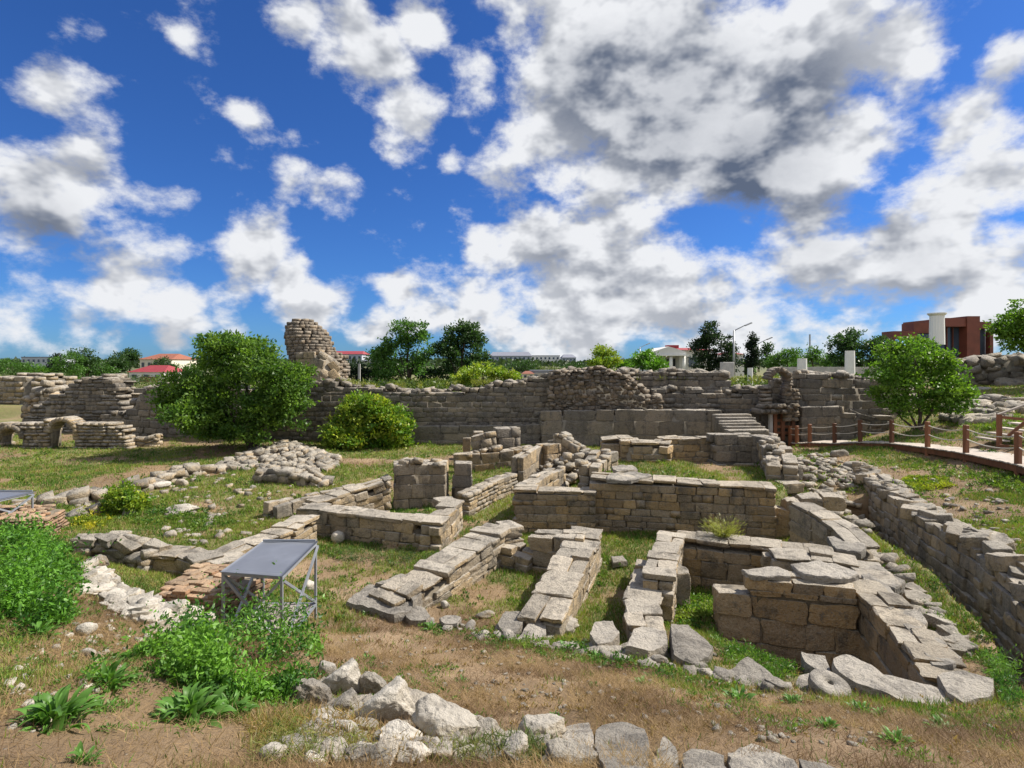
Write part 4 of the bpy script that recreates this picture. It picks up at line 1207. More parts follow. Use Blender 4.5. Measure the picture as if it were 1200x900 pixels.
stone_heap("rubble_heap", "rubble strewn in the middle between the block piers and the slab stack",
           [(655,520),(680,525),(690,545),(680,560),(655,560),(648,540)], 90, (.15, .4), M_field, .3)
stone_heap("scattered_stones", "small stones strewn over the meadow left of the left room",
           [(200,590),(260,570),(340,560),(420,560),(350,590),(300,625),(230,645),(190,620)], 90, (.05, .17), M_field, .0)
stone_heap("scattered_stones", "small stones strewn along the foot of the loose stone wall",
           [(0,595),(100,588),(200,560),(290,552),(280,562),(180,585),(90,605),(0,605)], 80, (.05, .17), M_field, .0)
stone_heap("scattered_stones", "pebbles lying on the bare earth path in the foreground",
           [(400,745),(900,770),(1000,830),(1190,850),(1190,890),(900,870),(650,840),(420,790)], 300, (.012, .05), M_field, .0, minpx=14)
stone_heap("scattered_stones", "small stones on the brown slope at lower left",
           [(60,740),(150,715),(200,750),(130,800),(60,850),(10,880),(10,780)], 110, (.015, .055), M_white, .0, minpx=12)
stone_heap("scattered_stones", "flat stones on the grassy ledge between pit wall and trench",
           [(1010,630),(1050,665),(1100,720),(1140,770),(1120,770),(1060,700),(1000,650)], 60, (.08, .28), M_field, .0)
stone_heap("scattered_stones", "stones in the grass between the coping and the trench head",
           [(930,560),(970,560),(1000,590),(1020,625),(990,615),(950,585)], 70, (.1, .3), M_field, .0)
stone_heap("scattered_stones", "stones lying on the right hand terrace above the trench",
           [(1040,548),(1190,580),(1190,680),(1120,620),(1060,575)], 70, (.04, .14), M_field, .0)
stone_heap("scattered_stones", "stones along the upper edge of the bare earth, at the feet of the low walls",
           [(480,728),(600,742),(720,755),(850,790),(930,805),(930,815),(840,798),(700,772),(560,748)], 90, (.05, .16), M_slab, .0)

# ================================================================ timber boardwalk
def tube(bm, a, b, r0, r1=None, n=8):
    r1 = r0 if r1 is None else r1
    d = (b - a); q = d.to_track_quat('Z', 'Y'); R = []
    for (p, rr) in ((a, r0), (b, r1)):
        R.append([bm.verts.new(p + q @ Vector((rr * math.cos(2 * math.pi * i / n), rr * math.sin(2 * math.pi * i / n), 0))) for i in range(n)])
    for i in range(n): bm.faces.new((R[0][i], R[0][(i + 1) % n], R[1][(i + 1) % n], R[1][i]))
    bm.faces.new(R[0][::-1]); bm.faces.new(R[1])
def boxb(bm, c, s, M=None):
    r = bmesh.ops.create_cube(bm, size=1.0)
    for v in r['verts']:
        v.co = Vector((v.co.x * s[0], v.co.y * s[1], v.co.z * s[2]))
        if M: v.co = M @ v.co
        v.co += Vector(c)
def beam(bm, a, b, w_, h_):
    d = b - a; M = d.to_track_quat('X', 'Z').to_matrix()
    boxb(bm, (a + b) / 2, (d.length, w_, h_), M)
def done(bm, name, parent=None, mat=None, bevel=0, smooth=False):
    if bevel: bmesh.ops.bevel(bm, geom=list(bm.edges), offset=bevel, segments=1, affect='EDGES')
    me = bpy.data.meshes.new(name); bm.to_mesh(me); bm.free()
    if smooth:
        for p in me.polygons: p.use_smooth = True
    return link(name, me, parent, mat)

POSTS = [(1193,545,15.0,39),(1132,532,17.7,34),(1087,525,19.7,31),(1045,520,21.7,28),(1008,519,23.0,27),(978,520,24.2,24),(949,519,25.0,22),(934,520,25.6,21),(926,519,26.2,20)]
def boardwalk():
    P = [WD(a, b, d) for a, b, d, h in POSTS]
    base = Vector((P[0].x, P[0].y, P[0].z - .3))
    root = empty("boardwalk", base, "timber boardwalk with grey boards and rope strung posts curving in from the right", "boardwalk")
    for (a, b, d, h), p in zip(POSTS, P):
        bm = bmesh.new(); hh = h * d / F
        boxb(bm, (0, 0, hh / 2 - .25), (.13, .13, hh + .5)); 
        o = done(bm, "post", root, M_wood, .012); o.location = p - base; o.rotation_euler = (0, 0, .2)
    # a second, lighter row on the far side near the gate
    # deck
    E = [WD(1240, 560, 13.2)] + P
    pts = []
    for i in range(len(E) - 1):
        n = max(1, int((E[i + 1] - E[i]).length / .13))
        for k in range(n): pts.append(E[i].lerp(E[i + 1], k / n))
    bm = bmesh.new(); r = random.Random(4)
    for i in range(len(pts) - 1):
        a = pts[i]; d = (pts[i + 1] - a); dl = d.xy.length
        if dl < .01: continue
        # boards lie across the walk
        lo = pts[max(0, i - 8)]; hi_ = pts[min(len(pts) - 1, i + 8)]
        t = (hi_ - lo).xy.normalized(); nrm = Vector((t.y, -t.x, 0))
        wd = 1.65
        c = a + nrm * (wd / 2 - .1 + r.uniform(-.02, .02)) + Vector((0, 0, .02 + r.uniform(-.006, .006))) - base
        boxb(bm, c, (wd, dl * .93, .035), Matrix.Rotation(math.atan2(nrm.y, nrm.x), 3, 'Z'))
    tag(done(bm, "deck_boards", root, M_deck), kind='stuff')
    bm = bmesh.new()
    for i in range(len(E) - 1):
        t = (E[i + 1] - E[i]).xy.normalized(); nrm = Vector((t.y, -t.x, 0))
        for k in (.03, 1.5): beam(bm, E[i] + nrm * (k - .05) - base + Vector((0, 0, -.10)), E[i + 1] + nrm * (k - .05) - base + Vector((0, 0, -.10)), .07, .17)
    done(bm, "edge_beam", root, M_wood)
    for lev, sag in ((.86, .10), (.52, .11)):
        for i in range(len(P) - 1 + 1):
            if i == len(P) - 1: a = P[0]; b = E[0]; ha = hb = .95
            else:
                a, b = P[i], P[i + 1]; ha = POSTS[i][3] * POSTS[i][2] / F; hb = POSTS[i + 1][3] * POSTS[i + 1][2] / F
            A = a + Vector((0, 0, ha * lev)) - base; B = b + Vector((0, 0, hb * lev)) - base
            bm = bmesh.new(); n = 10; q = None
            for k in range(n + 1):
                t = k / n; p = A.lerp(B, t) - Vector((0, 0, sag * 4 * t * (1 - t) * min((B - A).length / 2, 1)))
                if q is not None: tube(bm, q, p, .018, n=6)
                q = p
            done(bm, "rope", root, M_rope)
boardwalk()
def side_rail():
    d = 18.5
    base = WD(1171, 515, d)
    root = empty("stair_handrail", base, "timber handrail of the side steps climbing out at the right edge", "handrail")
    top = WD(1171, 487, d) - base
    for k, (dx, dz) in enumerate(((0, 0), (1.1, .5))):
        bm = bmesh.new(); boxb(bm, (dx, -dx * .2, dz + top.z / 2 - .1), (.12, .12, top.z + .3)); done(bm, "post", root, M_wood, .01)
    bm = bmesh.new(); beam(bm, Vector((-.05, 0, top.z + .03)), Vector((1.4, -.25, top.z + .66)), .09, .05); done(bm, "handrail", root, M_deck)
    bm = bmesh.new(); beam(bm, Vector((.05, 0, top.z - .05)), Vector((1.05, -.2, .3 + .35)), .05, .09); done(bm, "cross_brace", root, M_wood)
    bm = bmesh.new(); beam(bm, Vector((.3, 0, .12)), Vector((1.4, -.2, top.z + .40)), .05, .09); done(bm, "cross_brace", root, M_wood)
    bm = bmesh.new(); beam(bm, Vector((-.1, -.1, -.25)), Vector((1.6, -.7, -.42)), .08, .22); done(bm, "stringer", root, M_wood)
    for k in range(4):
        bm = bmesh.new(); boxb(bm, (.15 + .38 * k, .45, -.05 + .17 * k), (.34, 1.0, .05)); done(bm, "tread", root, M_deck, .006)
side_rail()
def gate():
    d = 26.4; base = WD(915, 516, d)
    root = empty("wooden_gate", base, "small wooden gate with blue grey awning where the boardwalk meets the wall", "gate")
    for px, t in ((903, 486), (908, 484), (917, 485), (929, 486)):
        bm = bmesh.new(); a = WD(px, 517, d) - base; h = (517 - t) * d / F
        boxb(bm, (a.x, 0, h / 2), (.16, .16, h)); done(bm, "post", root, M_wood if px > 903 else M_concrete, .01)
    for k in range(3):
        bm = bmesh.new(); z = .35 + k * .3; boxb(bm, (.12, .02, z), (.9, .05, .12)); done(bm, "rail", root, M_wood)
    bm = bmesh.new(); a = WD(890, 483, d) - base; b = WD(930, 480, d) - base
    boxb(bm, ((a.x + b.x) / 2, .5, a.z), (b.x - a.x, 1.4, .10)); done(bm, "awning", root, M_blue, .02)
gate()

# ================================================================ steel exhibit shelters
def shelter(label, C, zt, zp, zb, name="steel_shelter"):
    FL, FR, BR, BL = [Vector((x, y, 0)) for x, y in C]
    base = Vector((FL.x, FL.y, zb))
    root = empty(name, base, label, "exhibit shelter")
    L = lambda v, z: Vector((v.x, v.y, z)) - base
    for v in (FL, FR, BR, BL):
        bm = bmesh.new(); c = L(v, (zt + zb) / 2 - .1); boxb(bm, c, (.035, .035, zt - zb + .2)); done(bm, "leg", root, M_steel, .004)
    ring = [FL, FR, BR, BL]
    for z, nm in ((zt - .02, "top_rail"), (zp, "lower_rail")):
        for i in range(4):
            bm = bmesh.new(); beam(bm, L(ring[i], z), L(ring[(i + 1) % 4], z), .036, .04); done(bm, nm, root, M_steel)
    for a, b in ((FR, BR), (FL, FR), (FL, BL)):
        bm = bmesh.new(); beam(bm, L(a, zt - .05), L(b, zp + .03), .03, .035); done(bm, "brace", root, M_steel)
        off = Vector((.036, 0, 0)) if a is not b and abs(a.x - b.x) < .3 else Vector((0, .036, 0))
        bm = bmesh.new(); beam(bm, L(a, zp + .03) + off, L(b, zt - .05) + off, .03, .035); done(bm, "brace", root, M_steel)
    # sheet top: slightly wavy thin plate with a back lip
    for z, th, nm, mt, e in ((zt + .012, .012, "roof_sheet", M_sheet, .03), (zp + .03, .012, "display_panel", M_panel, -.03)):
        n = 14; V = []; Fc = []
        for s_ in (0, 1):
            for i in range(n + 1):
                for j in range(n + 1):
                    u = -e + (1 + 2 * e) * i / n; v = -e + (1 + 2 * e) * j / n
                    p = FL * (1 - u) * (1 - v) + FR * u * (1 - v) + BR * u * v + BL * (1 - u) * v
                    zz = z - s_ * th + .004 * math.sin(u * 9) * math.sin(v * 5)
                    V.append((p.x - base.x, p.y - base.y, zz - base.z))
        for s_ in (0, 1):
            o_ = s_ * (n + 1) ** 2
            for i in range(n):
                for j in range(n):
                    a = o_ + i * (n + 1) + j
                    q = (a, a + n + 1, a + n + 2, a + 1); Fc.append(q if s_ == 0 else q[::-1])
        m1 = (n + 1) ** 2
        edge = [i * (n + 1) for i in range(n + 1)] + [n * (n + 1) + j for j in range(1, n + 1)] + [i * (n + 1) + n for i in range(n - 1, -1, -1)] + [j for j in range(n - 1, 0, -1)]
        for k in range(len(edge)):
            a, b = edge[k], edge[(k + 1) % len(edge)]; Fc.append((a, b, b + m1, a + m1))
        link(nm, np_mesh(nm, V, Fc), root, mt)
    bm = bmesh.new(); beam(bm, L(BL, zt + .035), L(BR, zt + .035), .02, .03); done(bm, "back_lip", root, M_steel)
shelter("grey steel shelter with sloping sheet top and cross braced legs over brick remains", [(-3.79, 7.28), (-2.96, 7.13), (-3.0, 8.47), (-3.8, 8.47)], 1.49, .55, .2)
a = W(38, 577, 1.35); b = W(22, 588, 1.35)
shelter("second grey steel shelter cut off by the left edge of the photo", [(a.x - 1.3, b.y - .2), (a.x - .15, b.y - .1), (a.x, a.y), (a.x - 1.3, a.y)], 1.35, .75, .5)

def brick_block(label, C, zt, zb):
    P = [Vector((p[0], p[1], 0)) for p in C]
    base = Vector((P[0].x, P[0].y, zb))
    root = empty("brick_plinth", base, label, "brick remains")
    r = random.Random(len(label)); st = []
    e1 = P[1] - P[0]; e2 = P[3] - P[0]
    nu = e1.normalized(); nv = e2.normalized()
    # top layer of bricks
    v = 0
    while v < e2.length - .05:
        u = r.uniform(-.1, 0); w_ = r.uniform(.09, .15)
        while u < e1.length - .05:
            L = r.uniform(.14, .26); c = P[0] + nu * (u + L / 2) + nv * (v + w_ / 2)
            q = r.uniform(-.02, .015) - (.05 if r.random() < .15 else 0)
            st.append((Vector((c.x, c.y, zt - .02 + q)), (L * .9, w_ * .9, .06), math.atan2(nu.y, nu.x) + r.uniform(-.15, .15), (r.uniform(-.08, .08), r.uniform(-.08, .08)))); u += L
        v += w_
    for (A, B) in ((P[0], P[1]), (P[1], P[2]), (P[3], P[0])):
        t = (B - A).normalized(); z = zb
        nrm = Vector((t.y, -t.x, 0))
        while z < zt - .08:
            h = r.uniform(.045, .075); s = r.uniform(-.1, 0)
            while s < (B - A).length - .04:
                L = r.uniform(.10, .24); c = A + t * (s + L / 2) - nrm * (.04 + r.uniform(-.015, .025))
                st.append((Vector((c.x, c.y, z + h / 2)), (L * .92, .12, h * .82), math.atan2(t.y, t.x) + r.uniform(-.05, .05), (0, r.uniform(-.04, .04)))); s += L
            z += h
    V = []; Fc = [(0, 1, 2, 3), (7, 6, 5, 4), (0, 4, 5, 1), (1, 5, 6, 2), (2, 6, 7, 3), (3, 7, 4, 0)]
    cc = sum(P, Vector()) / 4
    for z in (zb - .2, zt - .04):
        for p in P: q = cc + (p - cc) * .93; V.append((q.x - base.x, q.y - base.y, z - base.z))
    link("mortar_core", np_mesh("mortar_core", V, [f[::-1] for f in Fc]), root, M_mortar)
    emit_stones(root, st, M_brick, False, 295, 8.0, "brick", "brick_fragments")
def q2(*a): return tuple(W(*a)[:2])
brick_block("low brick and rubble plinth partly under the steel shelter", [q2(189,693,1.0), q2(248,699,1.0), q2(310,672,1.0), q2(236,659,1.0)], 1.0, .3)
brick_block("brick plinth at the left edge above the green weeds", [q2(-60,610,1.0), q2(50,607,1.0), q2(76,594,1.0), q2(-40,594,1.0)], 1.0, .3)

# ================================================================ fast ground sampler for planting
GX = np.arange(-36, 36.01, .12); GY = np.arange(1, 46, .12)
_gx, _gy = np.meshgrid(GX, GY); GZ = hz(_gx, _gy)
def hf(x, y):
    fx = np.clip((np.asarray(x) - GX[0]) / .12, 0, len(GX) - 1.001); fy = np.clip((np.asarray(y) - GY[0]) / .12, 0, len(GY) - 1.001)
    i = fx.astype(int); j = fy.astype(int); u = fx - i; v = fy - j
    return (GZ[j, i] * (1 - u) + GZ[j, i + 1] * u) * (1 - v) + (GZ[j + 1, i] * (1 - u) + GZ[j + 1, i + 1] * u) * v
def gpix(px, py):
    px = np.asarray(px, float); py = np.asarray(py, float); s = (py - Y0) / F
    out = np.full(px.shape, np.nan)
    ds = 1.6 * 1.012 ** np.arange(0, 280)
    todo = np.ones(px.shape, bool)
    for d in ds:
        g = hf((px - 600) / F * d, np.full(px.shape, d))
        hit = todo & (H - s * d <= g); out[hit] = d; todo &= ~hit
    out[todo] = 40
    x = (px - 600) / F * out
    return x, out, hf(x, out)

def blades(name, label, X, Y, Z, length, width, lean, colr, kind='stuff', per=1, spread=.03):
    n = len(X) * per
    X = np.repeat(X, per) + rng.normal(0, 1, n) * spread; Y = np.repeat(Y, per) + rng.normal(0, 1, n) * spread; Z = np.repeat(Z, per)
    Ls = np.repeat(length, per) * rng.uniform(.5, 1.25, n) if np.ndim(length) else length * rng.uniform(.5, 1.25, n)
    Ws = np.repeat(width, per) if np.ndim(width) else np.full(n, width)
    C = np.repeat(colr, per, 0) * rng.uniform(.7, 1.3, (n, 1))
    a = rng.uniform(0, 2 * np.pi, n); le = np.clip(rng.normal(lean, .25, n), 0.02, 1.5)
    dx = np.cos(a) * np.sin(le) * Ls; dy = np.sin(a) * np.sin(le) * Ls; dz = np.cos(le) * Ls
    wa = rng.uniform(0, 2 * np.pi, n); wx = np.cos(wa) * Ws * .5; wy = np.sin(wa) * Ws * .5
    V = np.zeros((n, 3, 3), np.float32)
    V[:, 0] = np.stack([X - wx, Y - wy, Z - .01], 1); V[:, 1] = np.stack([X + wx, Y + wy, Z - .01], 1); V[:, 2] = np.stack([X + dx, Y + dy, Z + dz], 1)
    Fc = np.arange(n * 3).reshape(n, 3)
    me = np_mesh(name, V.reshape(-1, 3), Fc, np.repeat(C, 3, 0))
    o = link(name, me, None, M_grass); return tag(o, label, None, None, kind)

def grow_grass():
    def sample(n, y0, y1, pw=1.0):
        u = rng.uniform(0, 1, n); y = y0 + (y1 - y0) * u ** pw
        x = rng.uniform(-1, 1, n) * (y * 1.08 + .8)
        return x, y
    G1 = np.array([.085, .17, .022]); G2 = np.array([.21, .27, .045]); D1 = np.array([.31, .215, .11]); D2 = np.array([.12, .07, .035])
    # green turf
    X = []; Yy = []
    for (n, y0, y1) in ((90000, 2.2, 8), (150000, 7, 14), (130000, 13, 22), (70000, 21, 31)):
        x, y = sample(n, y0, y1); X.append(x); Yy.append(y)
    x = np.concatenate(X); y = np.concatenate(Yy)
    m = green_mask(x, y); keep = rng.uniform(0, 1, len(x)) < m * .95 + .02
    x, y, m = x[keep], y[keep], m[keep]
    t = fbm(x, y, 1.1, 41, 3)[:, None]; t = np.clip((t - .35) * 3.2, 0, 1)
    c = G1 * (1 - t) + G2 * t
    dry = rng.uniform(0, 1, (len(x), 1)) < .22
    c = np.where(dry, D1, c)
    sz = .045 + .035 * fbm(x, y, 1.7, 43, 3) + .0016 * y
    blades("grass", "short patchy green and straw grass in the rooms and on the meadow", x, y, hf(x, y), sz, .006 + .0010 * y, .5, c, per=2, spread=.025)
    # dry litter of straw in the bare parts
    x, y = sample(240000, 2.0, 9.5, 1.2)
    m = green_mask(x, y); k = fbm(x, y, 1.4, 51, 4)
    keep = rng.uniform(0, 1, len(x)) < (1 - m) * np.clip((k - .38) * 5, .12, 1); x, y = x[keep], y[keep]
    t = np.clip(rng.uniform(-.35, .35, (len(x), 1)) + 3.2 * (fbm(x, y, 1.3, 57, 4)[:, None] - .5) + .5, 0, 1); c = D1 * t + D2 * (1 - t)
    blades("dry_grass", "brown straw litter and dead stems over the bare foreground earth", x, y, hf(x, y) + .012, .09 + .05 * fbm(x, y, 1, 5, 2), .0045, 1.25, c, per=2, spread=.04)
    x, y = sample(70000, 9, 28, 1.1)
    m = green_mask(x, y); keep = rng.uniform(0, 1, len(x)) < (1 - m) * .8; x, y = x[keep], y[keep]
    t = rng.uniform(0, 1, (len(x), 1)); c = D1 * t + D2 * (1 - t)
    blades("dry_grass", "thin dry grass in the sunburnt parts of the rooms and terrace", x, y, hf(x, y), .07 + .002 * y, .006 + .0008 * y, .8, c, per=1)
grow_grass()

# ---------------------------------------------------------------- leaves
def leaf_mesh(name, P, N, size, C, aspect=.5, parent=None, label=None, kind=None, mat=None, drop=.0):
    """P positions, N growth directions, one folded diamond leaf per point"""
    n = len(P)
    N = N / np.maximum(np.linalg.norm(N, axis=1, keepdims=True), 1e-6)
    r = rng.normal(0, 1, (n, 3)); S = np.cross(N, r); S /= np.maximum(np.linalg.norm(S, axis=1, keepdims=True), 1e-6)
    U = np.cross(S, N)
    L = (size * rng.uniform(.65, 1.25, n))[:, None]
    V = np.zeros((n, 4, 3), np.float32)
    V[:, 0] = P; V[:, 1] = P + N * L * .45 + S * L * aspect * .5 + U * L * .08
    V[:, 2] = P + N * L + U * L * -.12 - np.array([0, 0, drop]) * L; V[:, 3] = P + N * L * .45 - S * L * aspect * .5 + U * L * .08
    Fc = np.arange(n * 4).reshape(n, 4)
    me = np_mesh(name, V.reshape(-1, 3), Fc, np.repeat(C * rng.uniform(.75, 1.3, (n, 1)), 4, 0))
    o = link(name, me, parent, mat or M_leaf)
    return tag(o, label, None, None, kind)

def trunk_mesh(name, root, base, tips, r0, mat=M_bark, wob=.12):
    bm = bmesh.new(); r = random.Random(len(tips) * 7 + int(base.y * 10))
    for (mid, tip, rr) in tips:
        q = Vector((0, 0, -.3)); pr = rr * r0; n = 7
        for k in range(1, n + 1):
            t = k / n
            p = (Vector((0, 0, 0)).lerp(mid, min(t * 2, 1)) if t < .5 else mid.lerp(tip, (t - .5) * 2))
            p = p + Vector((r.uniform(-1, 1), r.uniform(-1, 1), 0)) * wob * (tip.length * .12)
            nr = rr * r0 * (1 - .8 * t)
            tube(bm, q, p, pr, nr, 8); q = p; pr = nr
    return done(bm, "trunk", root, mat, smooth=True)

GREENS = {'dark': (.035, .075, .022), 'mid': (.055, .125, .022), 'light': (.16, .27, .035), 'yellow': (.34, .38, .04), 'black': (.013, .026, .013), 'olive': (.085, .11, .035), 'fresh': (.09, .20, .022)}
def tree(label, cat, base_px, d, blobs, leafpx, nleaf, color, name="tree", trunks=1, r0=.16, zbase=None, flat=.85, gap=.35, twig=True, color2=None, group=None):
    """blobs: (px, py, rx px, ry px) crown lobes at distance d"""
    bx = (base_px - 600) * d / F
    zb = hz1(bx, d) if zbase is None else zbase
    base = Vector((bx, d, zb - .05))
    root = empty(name, base, label, cat, group)
    r = random.Random(sum(map(ord, label)))
    lob = []
    for (px, py, rx, ry) in blobs:
        c = WD(px, py, d) - base; c.y += r.uniform(-.4, .4) * rx * d / F
        lob.append((c, rx * d / F, ry * d / F))
    tips = []
    if trunks == 1:
        top = max(lob, key=lambda l: l[0].z)
        for (c, rx, rz) in lob:
            mid = Vector((c.x * .25, c.y * .25, max(c.z * .45, .3))); tips.append((mid, c + Vector((0, 0, rz * .2)), .55 + .45 * (c is top[0])))
    else:
        for k in range(trunks):
            c, rx, rz = lob[k % len(lob)]
            tips.append((Vector((c.x * .5 + r.uniform(-.2, .2), c.y * .5 + r.uniform(-.3, .3), c.z * .5)), c + Vector((r.uniform(-.4, .4) * rx, r.uniform(-.4, .4) * rx, rz * .4)), .6))
    trunk_mesh("trunk", root, base, tips, r0)
    if nleaf > 3000:          # break the big lobes into boughs
        sub = []
        for (c, rx, rz) in lob:
            for q in range(8):
                u = Vector((r.gauss(0, 1), r.gauss(0, 1), r.gauss(0, 1) + .15)).normalized(); k_ = r.uniform(.32, .52)
                sub.append((c + Vector((u.x * rx * .68, u.y * rx * .65, u.z * rz * .68)), rx * k_, rz * k_))
        lob = sub
    area = sum(rx * rz for _, rx, rz in lob); P = []; N = []; Cc = []
    c1 = np.array(GREENS[color]); c2 = np.array(GREENS[color2 or color]) if color2 else c1 * 1.55
    for (c, rx, rz) in lob:
        n = int(nleaf * rx * rz / area)
        ncl = max(6, int(n / 30))
        u = rng.normal(0, 1, (ncl, 3)); u /= np.linalg.norm(u, axis=1, keepdims=True)
        rad = rng.uniform(0, 1, ncl) ** .28
        lump = 1 + .22 * np.array([mnoise.noise(Vector(q * 2.1) + Vector((c.x, c.y, c.z))) for q in u])
        cen = u * (rad * lump)[:, None] * np.array([rx, rx * .9, rz]) + np.array(c)
        own = rng.integers(0, ncl, n)
        tone = rng.uniform(0, 1, ncl)
        cs = .10 * (rx + rz) / 2 + leafpx * d / F * .6
        cs = min(cs, .6)
        pos = cen[own] + rng.normal(0, 1, (n, 3)) * cs * np.array([1, 1, .6])
        dirn = u[own] * .8 + rng.normal(0, .8, (n, 3)) + np.array([0, 0, .15])
        P.append(pos); N.append(dirn)
        tt = tone[own][:, None] ** 1.5
        Cc.append(c1 * (1 - tt) + c2 * tt)
    P = np.concatenate(P); N = np.concatenate(N); Cc = np.concatenate(Cc)
    P[:, 2] = np.maximum(P[:, 2], .12)
    leaf_mesh("crown", P, N, leafpx * d / F, Cc, .55, root)
    return root

# nearer trees and shrubs
tree("large spreading dark green tree standing alone in front of the wall at left", "tree", 300, 25.5,
     [(275,430,52,36),(240,450,42,30),(318,440,46,38),(260,480,52,32),(310,482,46,30),(215,470,30,24),(345,462,22,24),(280,408,40,18),(240,498,40,18),(300,500,36,20)], 4.2, 42000, 'mid', trunks=4, r0=.22, color2='light')
tree("rounded yellow green bush at the foot of the fortress wall", "bush", 433, 26.3,
     [(433,495,38,30),(410,503,26,26),(458,503,24,26),(430,478,30,18),(445,512,32,20),(415,515,26,16)], 4.0, 26000, 'fresh', name="round_bush", trunks=5, r0=.06, color2='yellow')
tree("bushy multi stemmed tree behind the boardwalk, right of centre", "tree", 1076, 23.6,
     [(1073,430,36,28),(1045,445,28,26),(1103,440,24,30),(1070,462,42,24),(1038,470,22,17),(1102,468,26,18),(1085,412,28,20),(1060,420,26,22)], 4.0, 15000, 'fresh', trunks=7, r0=.09, color2='light')
tree("leafy light green branch end of a tree reaching in at the right edge", "tree", 1225, 29,
     [(1190,370,26,18),(1205,390,32,22),(1185,398,16,12),(1225,370,30,26),(1180,385,18,12)], 4, 9000, 'fresh', r0=.15, color2='light')
tree("leafy yellow flowered shrub growing in the meadow wall stub at left", "shrub", 146, W(146, 600, .4).y, [(146,580,18,12),(136,586,12,10),(158,587,14,9),(146,592,22,8)], 4.0, 4200, 'fresh', name="shrub", trunks=4, r0=.03, color2='yellow')
# skyline trees behind the wall
T = tree
T("tall airy tree with open crown behind the wall, left of centre", "tree", 478, 42, [(478,388,22,12),(465,405,16,12),(494,402,14,14),(455,420,20,16),(485,425,20,14),(450,436,16,12)], 3.4, 7000, 'mid', gap=.6)
T("dense dark tree right of the airy tree", "tree", 540, 44, [(540,405,30,20),(522,412,20,18),(557,412,18,18),(540,430,30,16),(545,390,18,12)], 3.2, 11000, 'dark')
T("dark cypress between the tower and the airy tree", "cypress", 420, 43, [(408,440,8,14),(420,438,8,16),(432,442,10,10)], 3, 2600, 'black')
T("dark shadowy shrub mass under the airy tree", "tree", 450, 45, [(440,425,14,14),(460,435,24,14),(500,440,20,10)], 3, 4200, 'dark')
T("yellow green flowering shrub just above the wall top, left of centre", "shrub", 568, 36, [(565,436,26,9),(545,442,16,7),(590,440,16,8),(600,444,10,5)], 3.2, 4200, 'light', color2='yellow', name="shrub")
T("bright yellow green round tree behind the rubble core", "tree", 705, 48, [(705,418,15,12),(697,428,16,9),(715,428,13,9)], 3, 4000, 'light', color2='yellow')
T("mid green spreading tree left of the gabled house", "tree", 752, 50, [(752,422,20,11),(738,430,16,9),(768,430,14,9)], 3, 4500, 'fresh')
T("tall black green conifer beside the gabled house", "conifer", 832, 52, [(825,395,15,14),(818,410,12,14),(842,408,16,18),(832,428,26,16),(850,420,14,18),(828,384,10,6)], 2.6, 9500, 'black', color2='dark')
T("narrow black cypress right of the conifer", "cypress", 881, 54, [(881,398,4,9),(881,410,7,14),(881,424,8,14)], 2.6, 3200, 'black')
T("dark round tree behind the marble stumps", "tree", 1008, 46, [(1005,400,26,14),(990,412,20,16),(1022,410,18,16),(1005,422,30,12)], 3, 8000, 'dark')
T("small green tree between the cypress and the first marble stump", "tree", 922, 62, [(922,418,12,9),(908,424,10,8)], 2.5, 2000, 'mid')
T("far green tree right of the first marble stump", "tree", 955, 66, [(950,415,12,8),(965,422,12,7)], 2.5, 2000, 'mid')
T("thin dark conifer beside the lamp posts", "conifer", 900, 70, [(899,412,4,10),(899,424,6,8)], 2.5, 1200, 'dark')
for i, (px, py, rx, ry, c, lab) in enumerate([
    (18,430,18,9,'mid',"bushy tree at the far left skyline"), (40,434,14,7,'fresh',"light green tree before the grey flats"), (85,426,16,14,'mid',"rounded tree right of the grey flats"),
    (102,420,9,16,'dark',"pointed dark tree on the left skyline"), (120,432,14,10,'mid',"low green tree left of the red roofed house"), (140,425,12,11,'dark',"dark tree just left of the red roofed house"),
    (152,416,8,6,'dark',"dark tree between the two red roofs"), (190,430,10,9,'dark',"dark tree right of the orange roof"), (80,442,28,8,'mid',"low hedge like tree on the left skyline"), (66,425,7,10,'black',"black conifer beside the grey flats"),
    (215,436,16,10,'mid',"green tree tucked behind the big tree")]):
    T(lab, "tree", px, 95 + i * 3, [(px, py, rx, ry), (px - rx * .5, py + ry * .5, rx * .7, ry * .7), (px + rx * .5, py + ry * .5, rx * .7, ry * .7)], 2.2, 2400, c, r0=.3)
for i, (px, py, rx, ry, c, lab) in enumerate([
    (575,432,18,7,'dark',"dark tree below the city blocks"), (612,430,16,6,'dark',"dark tree in front of the middle city block"), (640,436,18,5,'olive',"olive tree under the right city blocks"),
    (672,432,14,7,'dark',"dark tree at the end of the city blocks"), (790,434,8,7,'dark',"small dark tree by the porch"), (935,430,12,6,'mid',"low tree beside the first marble stump"),
    (870,432,10,8,'mid',"green tree behind the lamp posts"), (1060,424,14,6,'dark',"dark hedge behind the multi stemmed tree"), (980,428,14,6,'dark',"dark hedge left of the second marble stump"),
    (405,436,16,8,'dark',"dark tree under the distant terracotta roofs"), (500,436,18,7,'mid',"green tree filling the gap right of the airy tree"), (530,442,20,6,'dark',"dark undergrowth below the dense dark tree")]):
    T(lab, "tree", px, 80 + i * 4, [(px, py, rx, ry), (px - rx * .5, py + ry * .4, rx * .7, ry * .7), (px + rx * .5, py + ry * .4, rx * .7, ry * .7)], 2.2, 2000, c, r0=.25)
